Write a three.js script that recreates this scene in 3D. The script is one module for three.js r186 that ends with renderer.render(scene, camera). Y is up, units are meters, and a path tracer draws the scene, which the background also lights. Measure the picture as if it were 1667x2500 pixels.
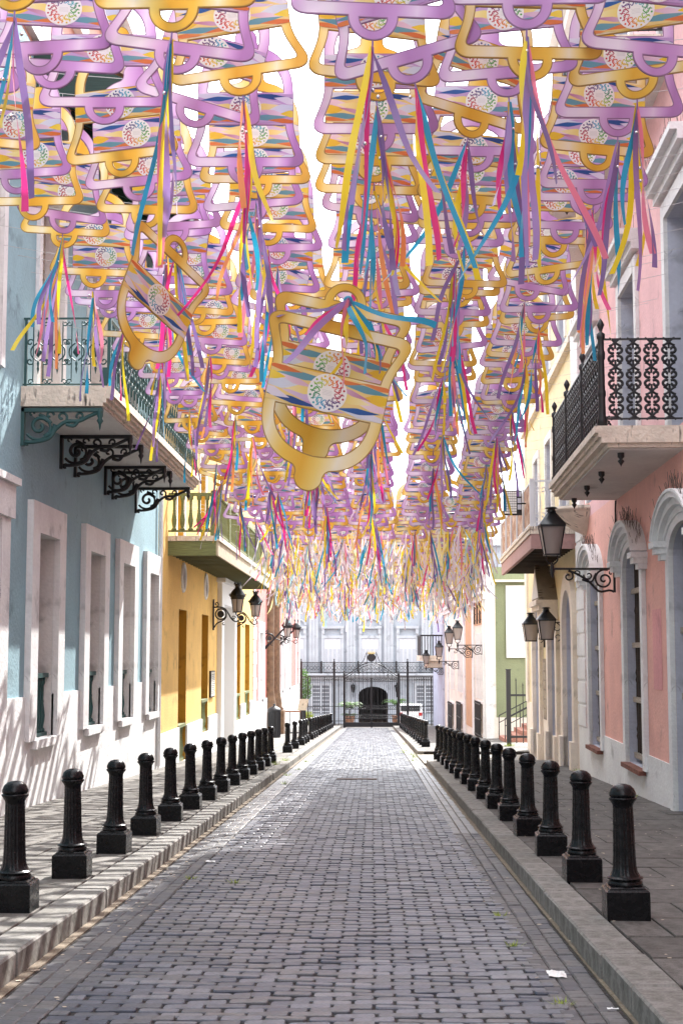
import * as THREE from 'three';
import { mergeGeometries } from 'three/addons/utils/BufferGeometryUtils.js';
import { ImprovedNoise } from 'three/addons/math/ImprovedNoise.js';

// ------------------------------------------------------------------ camera, sky, sun, exposure
const scene = new THREE.Scene();
const camera = new THREE.PerspectiveCamera(2 * Math.atan(1250 / 3472) * 180 / Math.PI, 682 / 1024, 0.1, 900);
camera.position.set(0, 1.67, 0);
camera.rotation.set(5.658 * Math.PI / 180, 1.223 * Math.PI / 180, 0, 'YXZ');
const renderer = new THREE.WebGLRenderer({ antialias: true });
renderer.setSize(682, 1024);
renderer.toneMapping = THREE.LinearToneMapping;
renderer.toneMappingExposure = 2.28;
renderer.shadowMap.enabled = true;

const SUN = new THREE.Vector3(1, 2.75, -2.75).normalize();
{ // bright, thinly veiled midday sky, brighter towards the sun
  const w = 256, h = 128, a = new Float32Array(w * h * 4), v = new THREE.Vector3();
  for (let j = 0; j < h; j++) for (let i = 0; i < w; i++) {
    const el = ((j + 0.5) / h - 0.5) * Math.PI, az = ((i + 0.5) / w - 0.5) * 2 * Math.PI;
    v.set(Math.cos(el) * Math.cos(az), Math.sin(el), Math.cos(el) * Math.sin(az));
    const s = Math.acos(Math.min(1, Math.max(-1, v.dot(SUN))));
    const L = 1.38 + 0.9 * Math.exp(-s * s / 0.5), o = (j * w + i) * 4;
    a[o] = L * 0.955; a[o + 1] = L * 0.985; a[o + 2] = L * 1.05; a[o + 3] = 1;
  }
  const t = new THREE.DataTexture(a, w, h, THREE.RGBAFormat, THREE.FloatType);
  t.mapping = THREE.EquirectangularReflectionMapping; t.magFilter = THREE.LinearFilter; t.needsUpdate = true;
  scene.background = t; scene.environment = t;
}
const sun = new THREE.DirectionalLight(new THREE.Color(1, 0.97, 0.925), 5.0);
sun.position.copy(SUN).multiplyScalar(120).add(new THREE.Vector3(0, 0, -35));
sun.target.position.set(0, 0, -35); scene.add(sun, sun.target);
sun.castShadow = true; sun.shadow.mapSize.set(4096, 4096);
Object.assign(sun.shadow.camera, { left: -70, right: 70, top: 70, bottom: -70, near: 1, far: 300 });

// ------------------------------------------------------------------ helpers
const S = 0.0357;                                   // the street falls 3.6 cm per metre
const gy = (d) => -S * d;                           // road level at distance d
let seed = 7;
const rnd = () => { seed = (seed + 0x6D2B79F5) | 0; let t = Math.imul(seed ^ (seed >>> 15), 1 | seed); t = (t + Math.imul(t ^ (t >>> 7), 61 | t)) ^ t; return ((t ^ (t >>> 14)) >>> 0) / 4294967296; };
const rr = (a, b) => a + (b - a) * rnd();
const pick = (a) => a[Math.floor(rnd() * a.length)];
const V = (x, y, z) => new THREE.Vector3(x, y, z);
const V2 = (x, y) => new THREE.Vector2(x, y);
const used = {};
const numbered = (n) => { const k = used[n] = (used[n] ?? -1) + 1; return k ? n + '_' + String(k).padStart(3, '0') : n; };
function boxUV(g) {
  const p = g.attributes.position, n = g.attributes.normal, u = new Float32Array(p.count * 2);
  for (let i = 0; i < p.count; i += 3) {
    let ax = 0, ay = 0, az = 0;
    for (let k = i; k < i + 3; k++) { ax += Math.abs(n.getX(k)); ay += Math.abs(n.getY(k)); az += Math.abs(n.getZ(k)); }
    for (let k = i; k < i + 3; k++) {
      const x = p.getX(k), y = p.getY(k), z = p.getZ(k);
      const [a, b] = ay >= ax && ay >= az ? [x, z] : ax > az ? [z, y] : [x, y];
      u[k * 2] = a; u[k * 2 + 1] = b;
    }
  }
  g.setAttribute('uv', new THREE.BufferAttribute(u, 2)); return g;
}
function merge(list, keep) {
  const c = (Array.isArray(list) ? list : [list]).map((g) => {
    const q = g.index ? g.toNonIndexed() : g.clone();
    for (const k of Object.keys(q.attributes)) if (!['position', 'normal', 'uv'].includes(k)) q.deleteAttribute(k);
    if (!q.attributes.normal) q.computeVertexNormals();
    if (!q.attributes.uv) q.setAttribute('uv', new THREE.BufferAttribute(new Float32Array(q.attributes.position.count * 2), 2));
    return q;
  });
  const g = c.length > 1 ? mergeGeometries(c) : c[0];
  return keep ? g : boxUV(g);
}
function mesh(name, geos, mat, parent, keep) {
  const m = new THREE.Mesh(Array.isArray(mat) ? geos : merge(geos, keep), mat);
  m.name = parent ? name : numbered(name); m.castShadow = m.receiveShadow = true;
  (parent ?? scene).add(m); return m;
}
function share(name, geo, mat, parent, pos, rot, scl) {
  const m = new THREE.Mesh(geo, mat); m.name = name; m.castShadow = m.receiveShadow = true; parent.add(m);
  if (pos) m.position.set(...pos); if (rot) m.rotation.set(...rot); if (scl) m.scale.set(...scl);
  return m;
}
function grp(name, pos = [0, 0, 0], turn = 0, parent) {
  const g = new THREE.Group(); g.name = parent ? name : numbered(name); g.position.set(...pos); g.rotation.y = turn; (parent ?? scene).add(g); return g;
}
function tag(o, label, category, group) { o.userData.label = label; o.userData.category = category; if (group) o.userData.group = group; return o; }
const struct = (o) => { o.userData.kind = 'structure'; return o; };
const stuff = (o) => { o.userData.kind = 'stuff'; return o; };
const B = (x0, x1, y0, y1, z0, z1) => new THREE.BoxGeometry(Math.abs(x1 - x0), Math.abs(y1 - y0), Math.abs(z1 - z0)).translate((x0 + x1) / 2, (y0 + y1) / 2, (z0 + z1) / 2);
const tube = (pts, r, seg = 12, rad = 6) => new THREE.TubeGeometry(new THREE.CatmullRomCurve3(pts), seg, r, rad);
const rod = (a, b, r, rad = 6) => new THREE.TubeGeometry(new THREE.LineCurve3(a, b), 1, r, rad);
const lathe = (p, seg = 16) => new THREE.LatheGeometry(p.map(([x, y]) => V2(x, y)), seg);
const spiral = (cx, cy, r0, r1, a0, a1, n = 18) => Array.from({ length: n + 1 }, (_, i) => { const t = i / n, a = a0 + (a1 - a0) * t, r = r0 + (r1 - r0) * t; return V(cx + r * Math.cos(a), cy + r * Math.sin(a), 0); });
// slab with chamfered upper edges and optionally knocked-off corners; origin at the middle of its top
function chip(w, h, l, c = 0.006, k = 0, jig = 0) {
  const ring = (ix) => { const a = w / 2 - ix, b = l / 2 - ix; return k ? [[-a + k, -b], [a - k, -b], [a, -b + k], [a, b - k], [a - k, b], [-a + k, b], [-a, b - k], [-a, -b + k]] : [[-a, -b], [a, -b], [a, b], [-a, b]]; };
  const R = [[ring(0), -h], [ring(0), -c], [ring(c), 0]], pos = [], n = R[0][0].length;
  const pt = (l0, i) => { const [q, y] = R[l0], [x, z] = q[i % n]; return [x, l0 === 2 ? y + jig * (x / w - z / l) : y, z]; };
  for (let a = 0; a < 2; a++) for (let i = 0; i < n; i++) pos.push(...pt(a, i), ...pt(a + 1, i), ...pt(a, i + 1), ...pt(a + 1, i), ...pt(a + 1, i + 1), ...pt(a, i + 1));
  for (let i = 1; i < n - 1; i++) pos.push(...pt(2, 0), ...pt(2, i + 1), ...pt(2, i));
  const g = new THREE.BufferGeometry(); g.setAttribute('position', new THREE.Float32BufferAttribute(pos, 3)); g.computeVertexNormals(); return boxUV(g);
}
// alike pieces laid in a surface: the 300 nearest are meshes of their own, the rest one instanced part
const q4 = new THREE.Quaternion(), e4 = new THREE.Euler(), m4 = new THREE.Matrix4();
function lay(name, list, geos, mats, far, tones, parent, most = 300) {
  list.sort((a, b) => a.p[0] ** 2 + a.p[2] ** 2 - b.p[0] ** 2 - b.p[2] ** 2);
  const seen = list.filter((o) => o.see !== false), own = new Set(seen.slice(0, most));
  const rest = list.filter((o) => !own.has(o));
  const tone = (o, a) => (o.t === undefined ? pick(a) : a[Math.min(a.length - 1, Math.max(0, Math.floor((o.t + rr(-0.42, 0.42)) * a.length)))]);
  for (const o of own) share(name, pick(geos), tone(o, mats), parent, o.p, o.r, o.s);
  if (!rest.length) return;
  const im = stuff(new THREE.InstancedMesh(geos[0], far, rest.length)); im.name = name + '_rest'; im.castShadow = im.receiveShadow = true;
  rest.forEach((o, i) => {
    im.setMatrixAt(i, m4.compose(V(...o.p), q4.setFromEuler(e4.set(...(o.r ?? [0, 0, 0]))), V(...(o.s ?? [1, 1, 1]))));
    im.setColorAt(i, tone(o, tones));
  });
  parent.add(im);
}

// ------------------------------------------------------------------ materials
const noise = new ImprovedNoise();
function fbm(x, y, o = 4, s = 1) { let v = 0, a = 0.5; for (let i = 0; i < o; i++) { v += a * noise.noise(x, y, s + i * 7.3); x *= 2.03; y *= 2.03; a *= 0.5; } return v; }
function tex(w, fn, metres, srgb = true) {
  const d = new Uint8Array(w * w * 4);
  for (let j = 0; j < w; j++) for (let i = 0; i < w; i++) { const c = fn(i / w, j / w), o = (j * w + i) * 4; for (let k = 0; k < 3; k++) d[o + k] = 255 * Math.min(1, Math.max(0, c[k] ?? c[0])); d[o + 3] = 255; }
  const t = new THREE.DataTexture(d, w, w); t.wrapS = t.wrapT = THREE.MirroredRepeatWrapping; t.magFilter = THREE.LinearFilter; t.repeat.set(1 / metres, 1 / metres);
  if (srgb) t.colorSpace = THREE.SRGBColorSpace; t.needsUpdate = true; return t;
}
const T = {
  stucco: tex(512, (u, v) => { const a = fbm(u * 6, v * 6, 5, 2), b = fbm(u * 34, v * 5, 4, 9), c = fbm(u * 70, v * 70, 2, 5); let g = 0.965 + a * 0.09 + b * 0.022 + c * 0.045; const s = fbm(u * 9, v * 9, 4, 31); if (s > 0.24) g -= (s - 0.24) * 0.8; const k = Math.abs(fbm(u * 5 + 3, v * 5, 5, 88)), m = fbm(u * 3, v * 3, 2, 17); if (m > 0.14 && k < 0.004) g *= 0.86; return [g, g * (1 + a * 0.012), g]; }, 5.3),
  scuff: tex(256, (u, v) => [0.85 + 1.1 * Math.max(0, fbm(u * 14, v * 14, 4, 63))], 0.7, false),
  rough: tex(256, (u, v) => [0.5 + fbm(u * 22, v * 22, 4, 3)], 1.3, false),
  stone: tex(512, (u, v) => { const a = fbm(u * 7, v * 7, 5, 12), c = fbm(u * 60, v * 60, 3, 5), s = fbm(u * 16, v * 16, 3, 44); let g = 0.9 + a * 0.34 + c * 0.26; if (s > 0.26) g -= (s - 0.26) * 1.3; return [g, g * (0.99 + a * 0.02), g * (0.98 - a * 0.03)]; }, 1.7),
  weather: tex(512, (u, v) => { const a = fbm(u * 8, v * 8, 5, 21), b = fbm(u * 60, v * 7, 4, 15); let g = 0.95 + a * 0.16; const s = b * 0.8 + a * 0.8; if (s > 0.2) g -= (s - 0.2) * 2.0; g = Math.max(0.16, g); return [g, g * 0.975, g * 0.94]; }, 2.3),
  rust: tex(512, (u, v) => { const a = fbm(u * 10, v * 10, 5, 61), b = fbm(u * 60, v * 5, 4, 25), k = Math.min(1, Math.max(0, (a * 0.9 + b) * 3.4 + 0.42)); return [0.80 - 0.30 * k, 0.72 - 0.43 * k, 0.66 - 0.50 * k]; }, 2.1),
  grain: tex(256, (u, v) => { const b = fbm(u * 4, v * 60, 4, 77), g = 0.88 + b * 0.34; return [g, g * 0.97, g * 0.92]; }, 1.1),
};
const lin = (r, g, b) => new THREE.Color().setRGB(r, g, b);
const mat = (c, o = {}) => new THREE.MeshStandardMaterial({ color: lin(...c), roughness: 0.85, ...o });
const stucco = (c, o = {}) => mat(c, { map: T.stucco, bumpMap: T.rough, bumpScale: 0.006, roughness: 0.92, ...o });
const M = {
  white: stucco([0.82, 0.83, 0.83]), trim: stucco([0.79, 0.785, 0.785]), reveal: stucco([0.72, 0.70, 0.69]),
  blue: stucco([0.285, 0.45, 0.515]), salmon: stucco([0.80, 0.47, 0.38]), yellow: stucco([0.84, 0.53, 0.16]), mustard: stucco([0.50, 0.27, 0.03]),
  coral: stucco([0.66, 0.22, 0.185]), pink: stucco([0.86, 0.47, 0.40]), patch: stucco([0.82, 0.38, 0.38]), pinkUp: stucco([0.85, 0.52, 0.53]), greyBlue: stucco([0.55, 0.57, 0.66]),
  pale: stucco([0.72, 0.62, 0.39]), cream: stucco([0.84, 0.76, 0.67]), peach: stucco([0.62, 0.38, 0.23]), greenWall: stucco([0.27, 0.30, 0.175]),
  palace: stucco([0.42, 0.455, 0.50]), palaceTrim: stucco([0.52, 0.545, 0.58]), shutter: mat([0.62, 0.63, 0.66], { roughness: 0.6 }), lav: stucco([0.50, 0.54, 0.68]),
  weather: mat([0.80, 0.74, 0.67], { map: T.weather, bumpMap: T.rough, bumpScale: 0.01 }), soffit: stucco([0.72, 0.69, 0.65]),
  iron: mat([0.012, 0.012, 0.014], { roughness: 0.42 }), gloss: new THREE.MeshPhysicalMaterial({ color: lin(0.004, 0.004, 0.005), roughness: 0.3, roughnessMap: T.scuff, specularIntensity: 0.5, bumpMap: T.rough, bumpScale: 0.0015 }), greenIron: mat([0.020, 0.075, 0.075], { roughness: 0.5 }),
  sage: mat([0.22, 0.27, 0.12], { map: T.grain, roughness: 0.7 }), sageDark: mat([0.20, 0.22, 0.12], { map: T.grain, roughness: 0.75 }), darkGreen: mat([0.015, 0.055, 0.05], { map: T.grain, roughness: 0.6 }),
  fascia: mat([0.55, 0.50, 0.40], { map: T.weather }), rust: mat([0.95, 0.92, 0.88], { map: T.rust }), mauve: stucco([0.46, 0.28, 0.26]), joist: mat([0.05, 0.035, 0.025], { map: T.grain }),
  door: mat([0.46, 0.43, 0.40], { map: T.grain, roughness: 0.6 }), whiteDoor: mat([0.80, 0.79, 0.78], { roughness: 0.6 }), dark: mat([0.02, 0.02, 0.022], { roughness: 0.7 }), wood: mat([0.055, 0.04, 0.035], { map: T.grain, roughness: 0.6 }),
  glass: new THREE.MeshPhysicalMaterial({ color: lin(0.58, 0.52, 0.49), roughness: 0.55, transmission: 0.55, thickness: 0 }),
  brick: mat([0.26, 0.10, 0.07], { map: T.stone }), stoneBrown: mat([0.24, 0.15, 0.09], { map: T.stone, bumpMap: T.rough, bumpScale: 0.01 }), clay: mat([0.42, 0.22, 0.13], { map: T.stone }),
  chrome: mat([0.75, 0.75, 0.76], { metalness: 1, roughness: 0.22 }), wire: mat([0.5, 0.5, 0.5], { roughness: 0.5 }), step: mat([0.42, 0.20, 0.15], { map: T.stone }), black: mat([0.02, 0.02, 0.02]),
  bed: mat([0.028, 0.023, 0.02], { map: T.stone, bumpMap: T.rough, bumpScale: 0.01 }), sand: mat([0.22, 0.175, 0.125], { map: T.stone, bumpMap: T.rough, bumpScale: 0.012 }), earth: mat([0.25, 0.23, 0.21], { map: T.stone }),
  leaf: new THREE.MeshPhysicalMaterial({ color: lin(0.10, 0.22, 0.03), roughness: 0.6, transmission: 0.3, thickness: 0 }), leafY: new THREE.MeshPhysicalMaterial({ color: lin(0.30, 0.38, 0.04), roughness: 0.6, transmission: 0.3, thickness: 0 }),
  paper: mat([0.82, 0.82, 0.80], { roughness: 0.7 }), car: new THREE.MeshPhysicalMaterial({ color: lin(0.8, 0.8, 0.8), roughness: 0.35, clearcoat: 0.8 }), red: mat([0.5, 0.03, 0.03], { roughness: 0.3 }), tyre: mat([0.02, 0.02, 0.02]), spike: mat([0.10, 0.07, 0.06]),
};
const T_brick = tex(256, (u, v) => { const a = fbm(u * 9, v * 9, 4, 81), c = fbm(u * 50, v * 50, 3, 55), g = 0.88 + a * 0.35 + c * 0.3; return [g, g, g * (1 + a * 0.05)]; }, 0.9);
const stones = (list, rough) => list.map((c) => mat(c, { map: T_brick, bumpMap: T.rough, bumpScale: 0.004, roughness: rough }));

// ------------------------------------------------------------------ ground, road, kerbs, pavements
const XL = -2.2, XR0 = 1.40, slopeAng = -Math.atan(S);
const sheet = (x0, x1, d0, d1, y, th = 0.02) => { // box that follows the street's fall
  const g = new THREE.BoxGeometry(x1 - x0, th, d1 - d0, 1, 1, 12).translate((x0 + x1) / 2, y - th / 2, -(d0 + d1) / 2), p = g.attributes.position;
  for (let i = 0; i < p.count; i++) p.setY(i, p.getY(i) + S * p.getZ(i));
  return g;
};
struct(mesh('ground', sheet(-260, 260, -60, 480, -0.06, 0.3), M.earth));
const road = struct(grp('road'));
mesh('road_bed', sheet(XL - 0.05, XR0 + 0.2, -45, 104.5, -0.012, 0.03), M.bed, road);
mesh('gutter_strip', [sheet(XL, XL + 0.07, 0, 104, -0.002), sheet(XR0 - 0.02, XR0 + 0.17, 0, 104, -0.002)], M.sand, road);
{
  const tones = [[0.066, 0.073, 0.100], [0.086, 0.093, 0.122], [0.098, 0.100, 0.116], [0.112, 0.118, 0.148], [0.126, 0.124, 0.134], [0.146, 0.151, 0.180], [0.184, 0.185, 0.208]];
  const mats = stones(tones, 0.40), far = stones([[1, 1, 1]], 0.40)[0], cols = tones.map((c) => lin(...c));
  const geos = [0, 0.004, -0.004, 0.006].map((j) => chip(0.224, 0.05, 0.092, 0.005, 0.013, j)), list = [];
  const a0 = XL + 0.44, a1 = XR0 - 0.38;
  for (let d = 2.2, r = 0; d < 104; d += 0.1085, r++) {
    if (r % 2) list.push({ p: [a0 + 0.056, gy(d) + rr(-0.005, 0.005), -d], r: [slopeAng, rr(-0.03, 0.03), 0], s: [0.47, 1, rr(0.94, 1.02)], see: d > 8.2 });
    for (let x = a0 + (r % 2 ? 0.118 : 0) + rr(-0.012, 0.012); x < a1 - 0.05; x += 0.236) {
      const w = Math.min(0.236, a1 - x + 0.07);
      list.push({ p: [x + w / 2, gy(d) + rr(-0.006, 0.006), -(d + rr(-0.008, 0.008))], r: [slopeAng + rr(-0.015, 0.015), rr(-0.022, 0.022), rr(-0.012, 0.012)], s: [w / 0.236 * rr(0.97, 1.01), 1, rr(0.93, 1.03)], see: d > 7.1, t: 0.5 + 0.75 * fbm(x * 0.9 + 3, d * 0.45, 3, 6) });
    }
  }
  const gut = [];
  for (let k = 0; k < 3; k++) for (const x0 of [XL + 0.15 + k * 0.11, XR0 - 0.33 + k * 0.115]) for (let d = 2 + k * 0.09; d < 103; d += rr(0.212, 0.232)) {
    const xs = x0 > 0 ? Math.max(0, Math.min(0.1, (d - 10) * 0.0035)) : 0;
    gut.push({ p: [x0 + xs, gy(d) + rr(-0.004, 0.003), -d], r: [slopeAng + rr(-0.01, 0.01), Math.PI / 2 + rr(-0.03, 0.03), rr(-0.02, 0.02)], s: [0.97, 1, rr(1.08, 1.16)], see: d > (x0 > 0 ? 7.2 : 8.4) });
  }
  lay('cobblestone', list, geos, mats, far, cols, road);
  const gt = [[0.115, 0.112, 0.114], [0.145, 0.138, 0.135], [0.098, 0.098, 0.108]];
  lay('gutter_stone', gut, [chip(0.222, 0.05, 0.098, 0.008, 0.008, 0.003), chip(0.222, 0.05, 0.098, 0.008, 0.006, -0.004)], stones(gt, 0.6), far, gt.map((c) => lin(...c)), road);
}
const plate = mesh('cover_plate', chip(0.9, 0.02, 0.5, 0.004).rotateX(slopeAng).translate(-0.35, gy(32.4) + 0.014, -32.4), mat([0.16, 0.12, 0.10], { map: T.rust, roughness: 0.7 }), road);

function kerb(side, parts, name) {
  const k = struct(grp(name));
  const mats = stones([[0.235, 0.222, 0.20], [0.21, 0.198, 0.176], [0.26, 0.246, 0.222]], 0.82);
  const geos = [0.98, 0.98, 0.98].map((l, i) => chip(0.27, 0.42, l, 0.014, 0, [0.004, -0.004, 0][i]));
  const list = [];
  for (const [d0, d1] of parts) for (let d = d0 + 0.5; d < d1; d += 1.0) {
    const x = side < 0 ? XL - 0.135 : XR0 + 0.135 + Math.max(0, Math.min(0.1, (d - 10) * 0.0035));
    list.push({ p: [x + rr(-0.006, 0.006), gy(d) + 0.152 + rr(-0.005, 0.005), -d], r: [slopeAng, rr(-0.006, 0.006), rr(-0.01, 0.01)] });
  }
  lay('kerb_stone', list, geos, mats, mats[0], [lin(1, 1, 1)], k);
  return k;
}
kerb(-1, [[2, 104]], 'kerb'); kerb(1, [[4, 40], [47, 104]], 'kerb');
const SHADED_SLATE = [[0.122, 0.111, 0.100], [0.106, 0.096, 0.086], [0.142, 0.13, 0.118], [0.115, 0.105, 0.095]];  // right slabs: same stone as the left, darkened to paint in shade
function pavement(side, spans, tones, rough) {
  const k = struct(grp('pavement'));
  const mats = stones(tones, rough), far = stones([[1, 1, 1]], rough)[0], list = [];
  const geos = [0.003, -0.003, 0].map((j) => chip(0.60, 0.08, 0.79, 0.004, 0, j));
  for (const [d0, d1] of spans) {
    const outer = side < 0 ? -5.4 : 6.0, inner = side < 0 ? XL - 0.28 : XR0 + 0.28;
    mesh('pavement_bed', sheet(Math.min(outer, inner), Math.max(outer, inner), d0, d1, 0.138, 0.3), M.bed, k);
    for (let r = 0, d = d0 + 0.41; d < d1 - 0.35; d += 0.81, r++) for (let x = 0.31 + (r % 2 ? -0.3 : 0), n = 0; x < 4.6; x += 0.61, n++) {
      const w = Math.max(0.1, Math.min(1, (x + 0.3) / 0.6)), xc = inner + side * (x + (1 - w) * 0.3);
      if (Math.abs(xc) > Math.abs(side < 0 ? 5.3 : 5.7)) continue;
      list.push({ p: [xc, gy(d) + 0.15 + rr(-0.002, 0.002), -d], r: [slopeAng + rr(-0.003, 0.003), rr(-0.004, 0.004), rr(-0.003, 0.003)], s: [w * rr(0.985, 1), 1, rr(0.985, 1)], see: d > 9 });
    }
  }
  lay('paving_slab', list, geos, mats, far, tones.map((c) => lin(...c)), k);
}
pavement(-1, [[4, 104]], [[0.178, 0.163, 0.143], [0.156, 0.142, 0.124], [0.20, 0.184, 0.163], [0.167, 0.153, 0.136]], 0.8);  // left slabs: same stone, tones lightened to paint in sunshine
pavement(1, [[4, 40], [47, 104]], SHADED_SLATE, 0.8);
struct(mesh('driveway', sheet(XR0 + 0.05, 16, 39.98, 47.02, 0.05, 0.2), stones([[0.36, 0.33, 0.29]], 0.85)[0]));
struct(mesh('lane', sheet(4.6, 24, 47.03, 66, 0.148, 0.2), stones([[0.33, 0.31, 0.28]], 0.85)[0]));

// ------------------------------------------------------------------ facade builder: d along the street, y up, n out of the wall
class Facade {
  constructor(name, label, side, x0, dRef, k, base) {
    this.side = side; this.dRef = dRef; this.base = base;
    this.g = grp(name, [x0, base, -dRef], side < 0 ? Math.PI / 2 : -Math.PI / 2 - k);
    tag(this.g, label, 'building', 'town houses along the street');
  }
  L(d) { return this.side < 0 ? d - this.dRef : this.dRef - d; }
  b(d0, d1, y0, y1, n0, n1) { return B(this.L(d0), this.L(d1), y0 - this.base, y1 - this.base, n0, n1); }
  path(h, grow = 0, low = 0) { // opening outline, grown sideways and upwards
    const a = Math.min(this.L(h.d0), this.L(h.d1)) - grow, c = Math.max(this.L(h.d0), this.L(h.d1)) + grow, y0 = h.y0 - this.base - low, y1 = h.y1 - this.base, P = [];
    P.push(V2(a, y0), V2(c, y0));
    if (h.rise) for (let i = 0; i <= 14; i++) { const t = Math.PI * i / 14; P.push(V2((a + c) / 2 + (c - a) / 2 * Math.cos(t), y1 + (h.rise + grow) * Math.sin(t))); }
    else P.push(V2(c, y1 + grow), V2(a, y1 + grow));
    return P;
  }
  wall(d0, d1, y0, y1, holes, m, rev, t = 0.42, n = 0) {
    const s = new THREE.Shape([V2(this.L(d0), y0 - this.base), V2(this.L(d1), y0 - this.base), V2(this.L(d1), y1 - this.base), V2(this.L(d0), y1 - this.base)]);
    for (const h of holes) s.holes.push(new THREE.Path(this.path(h)));
    const e = new THREE.ExtrudeGeometry(s, { depth: t, bevelEnabled: false }).translate(0, 0, n - t);
    const q = e.index ? e.toNonIndexed() : e, gr = e.groups; q.clearGroups(); boxUV(q);
    gr.forEach((r) => q.addGroup(r.start, r.count, r.materialIndex));
    return mesh('wall', q, [m, rev], this.g);
  }
  ring(h, w, n0, n1, low = 0.001) { // flat surround of an opening, open at the foot
    const inn = this.path(h), out = this.path(h, w, low), s = new THREE.Shape([...out.slice(0, 1), ...[inn[0]], ...inn.slice(2).reverse(), inn[1], ...out.slice(1)]);
    return new THREE.ExtrudeGeometry(s, { depth: n1 - n0, bevelEnabled: false }).translate(0, 0, n0);
  }
  put(name, geos, m, parent) { return mesh(name, geos, m, parent ?? this.g); }
  at(d, y, n) { return V(this.L(d), y - this.base, n); }
  // run of mouldings with a stepped section: [[y0,y1,n], ...]
  mould(d0, d1, rows, n0 = 0) { return rows.map(([a, c, n]) => this.b(d0, d1, a, c, n0, n)); }
}
const barRow = (F, d0, d1, y0, y1, n, step, r) => { const o = []; for (let d = d0; d <= d1 + 1e-6; d += step) o.push(rod(F.at(d, y0, n), F.at(d, y1, n), r, 5)); return o; };
const balProfile = (h) => [[0, 0], [0.055, 0], [0.055, 0.05 * h], [0.03, 0.08 * h], [0.048, 0.2 * h], [0.055, 0.3 * h], [0.03, 0.52 * h], [0.034, 0.56 * h], [0.026, 0.6 * h], [0.03, 0.85 * h], [0.05, 0.9 * h], [0.05, h], [0, h]];
const balusterGeo = merge(lathe(balProfile(0.86), 10));
const greenBaluster = merge(lathe(balProfile(0.9).map(([x, y]) => [x * 1.25, y]), 10));

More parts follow.
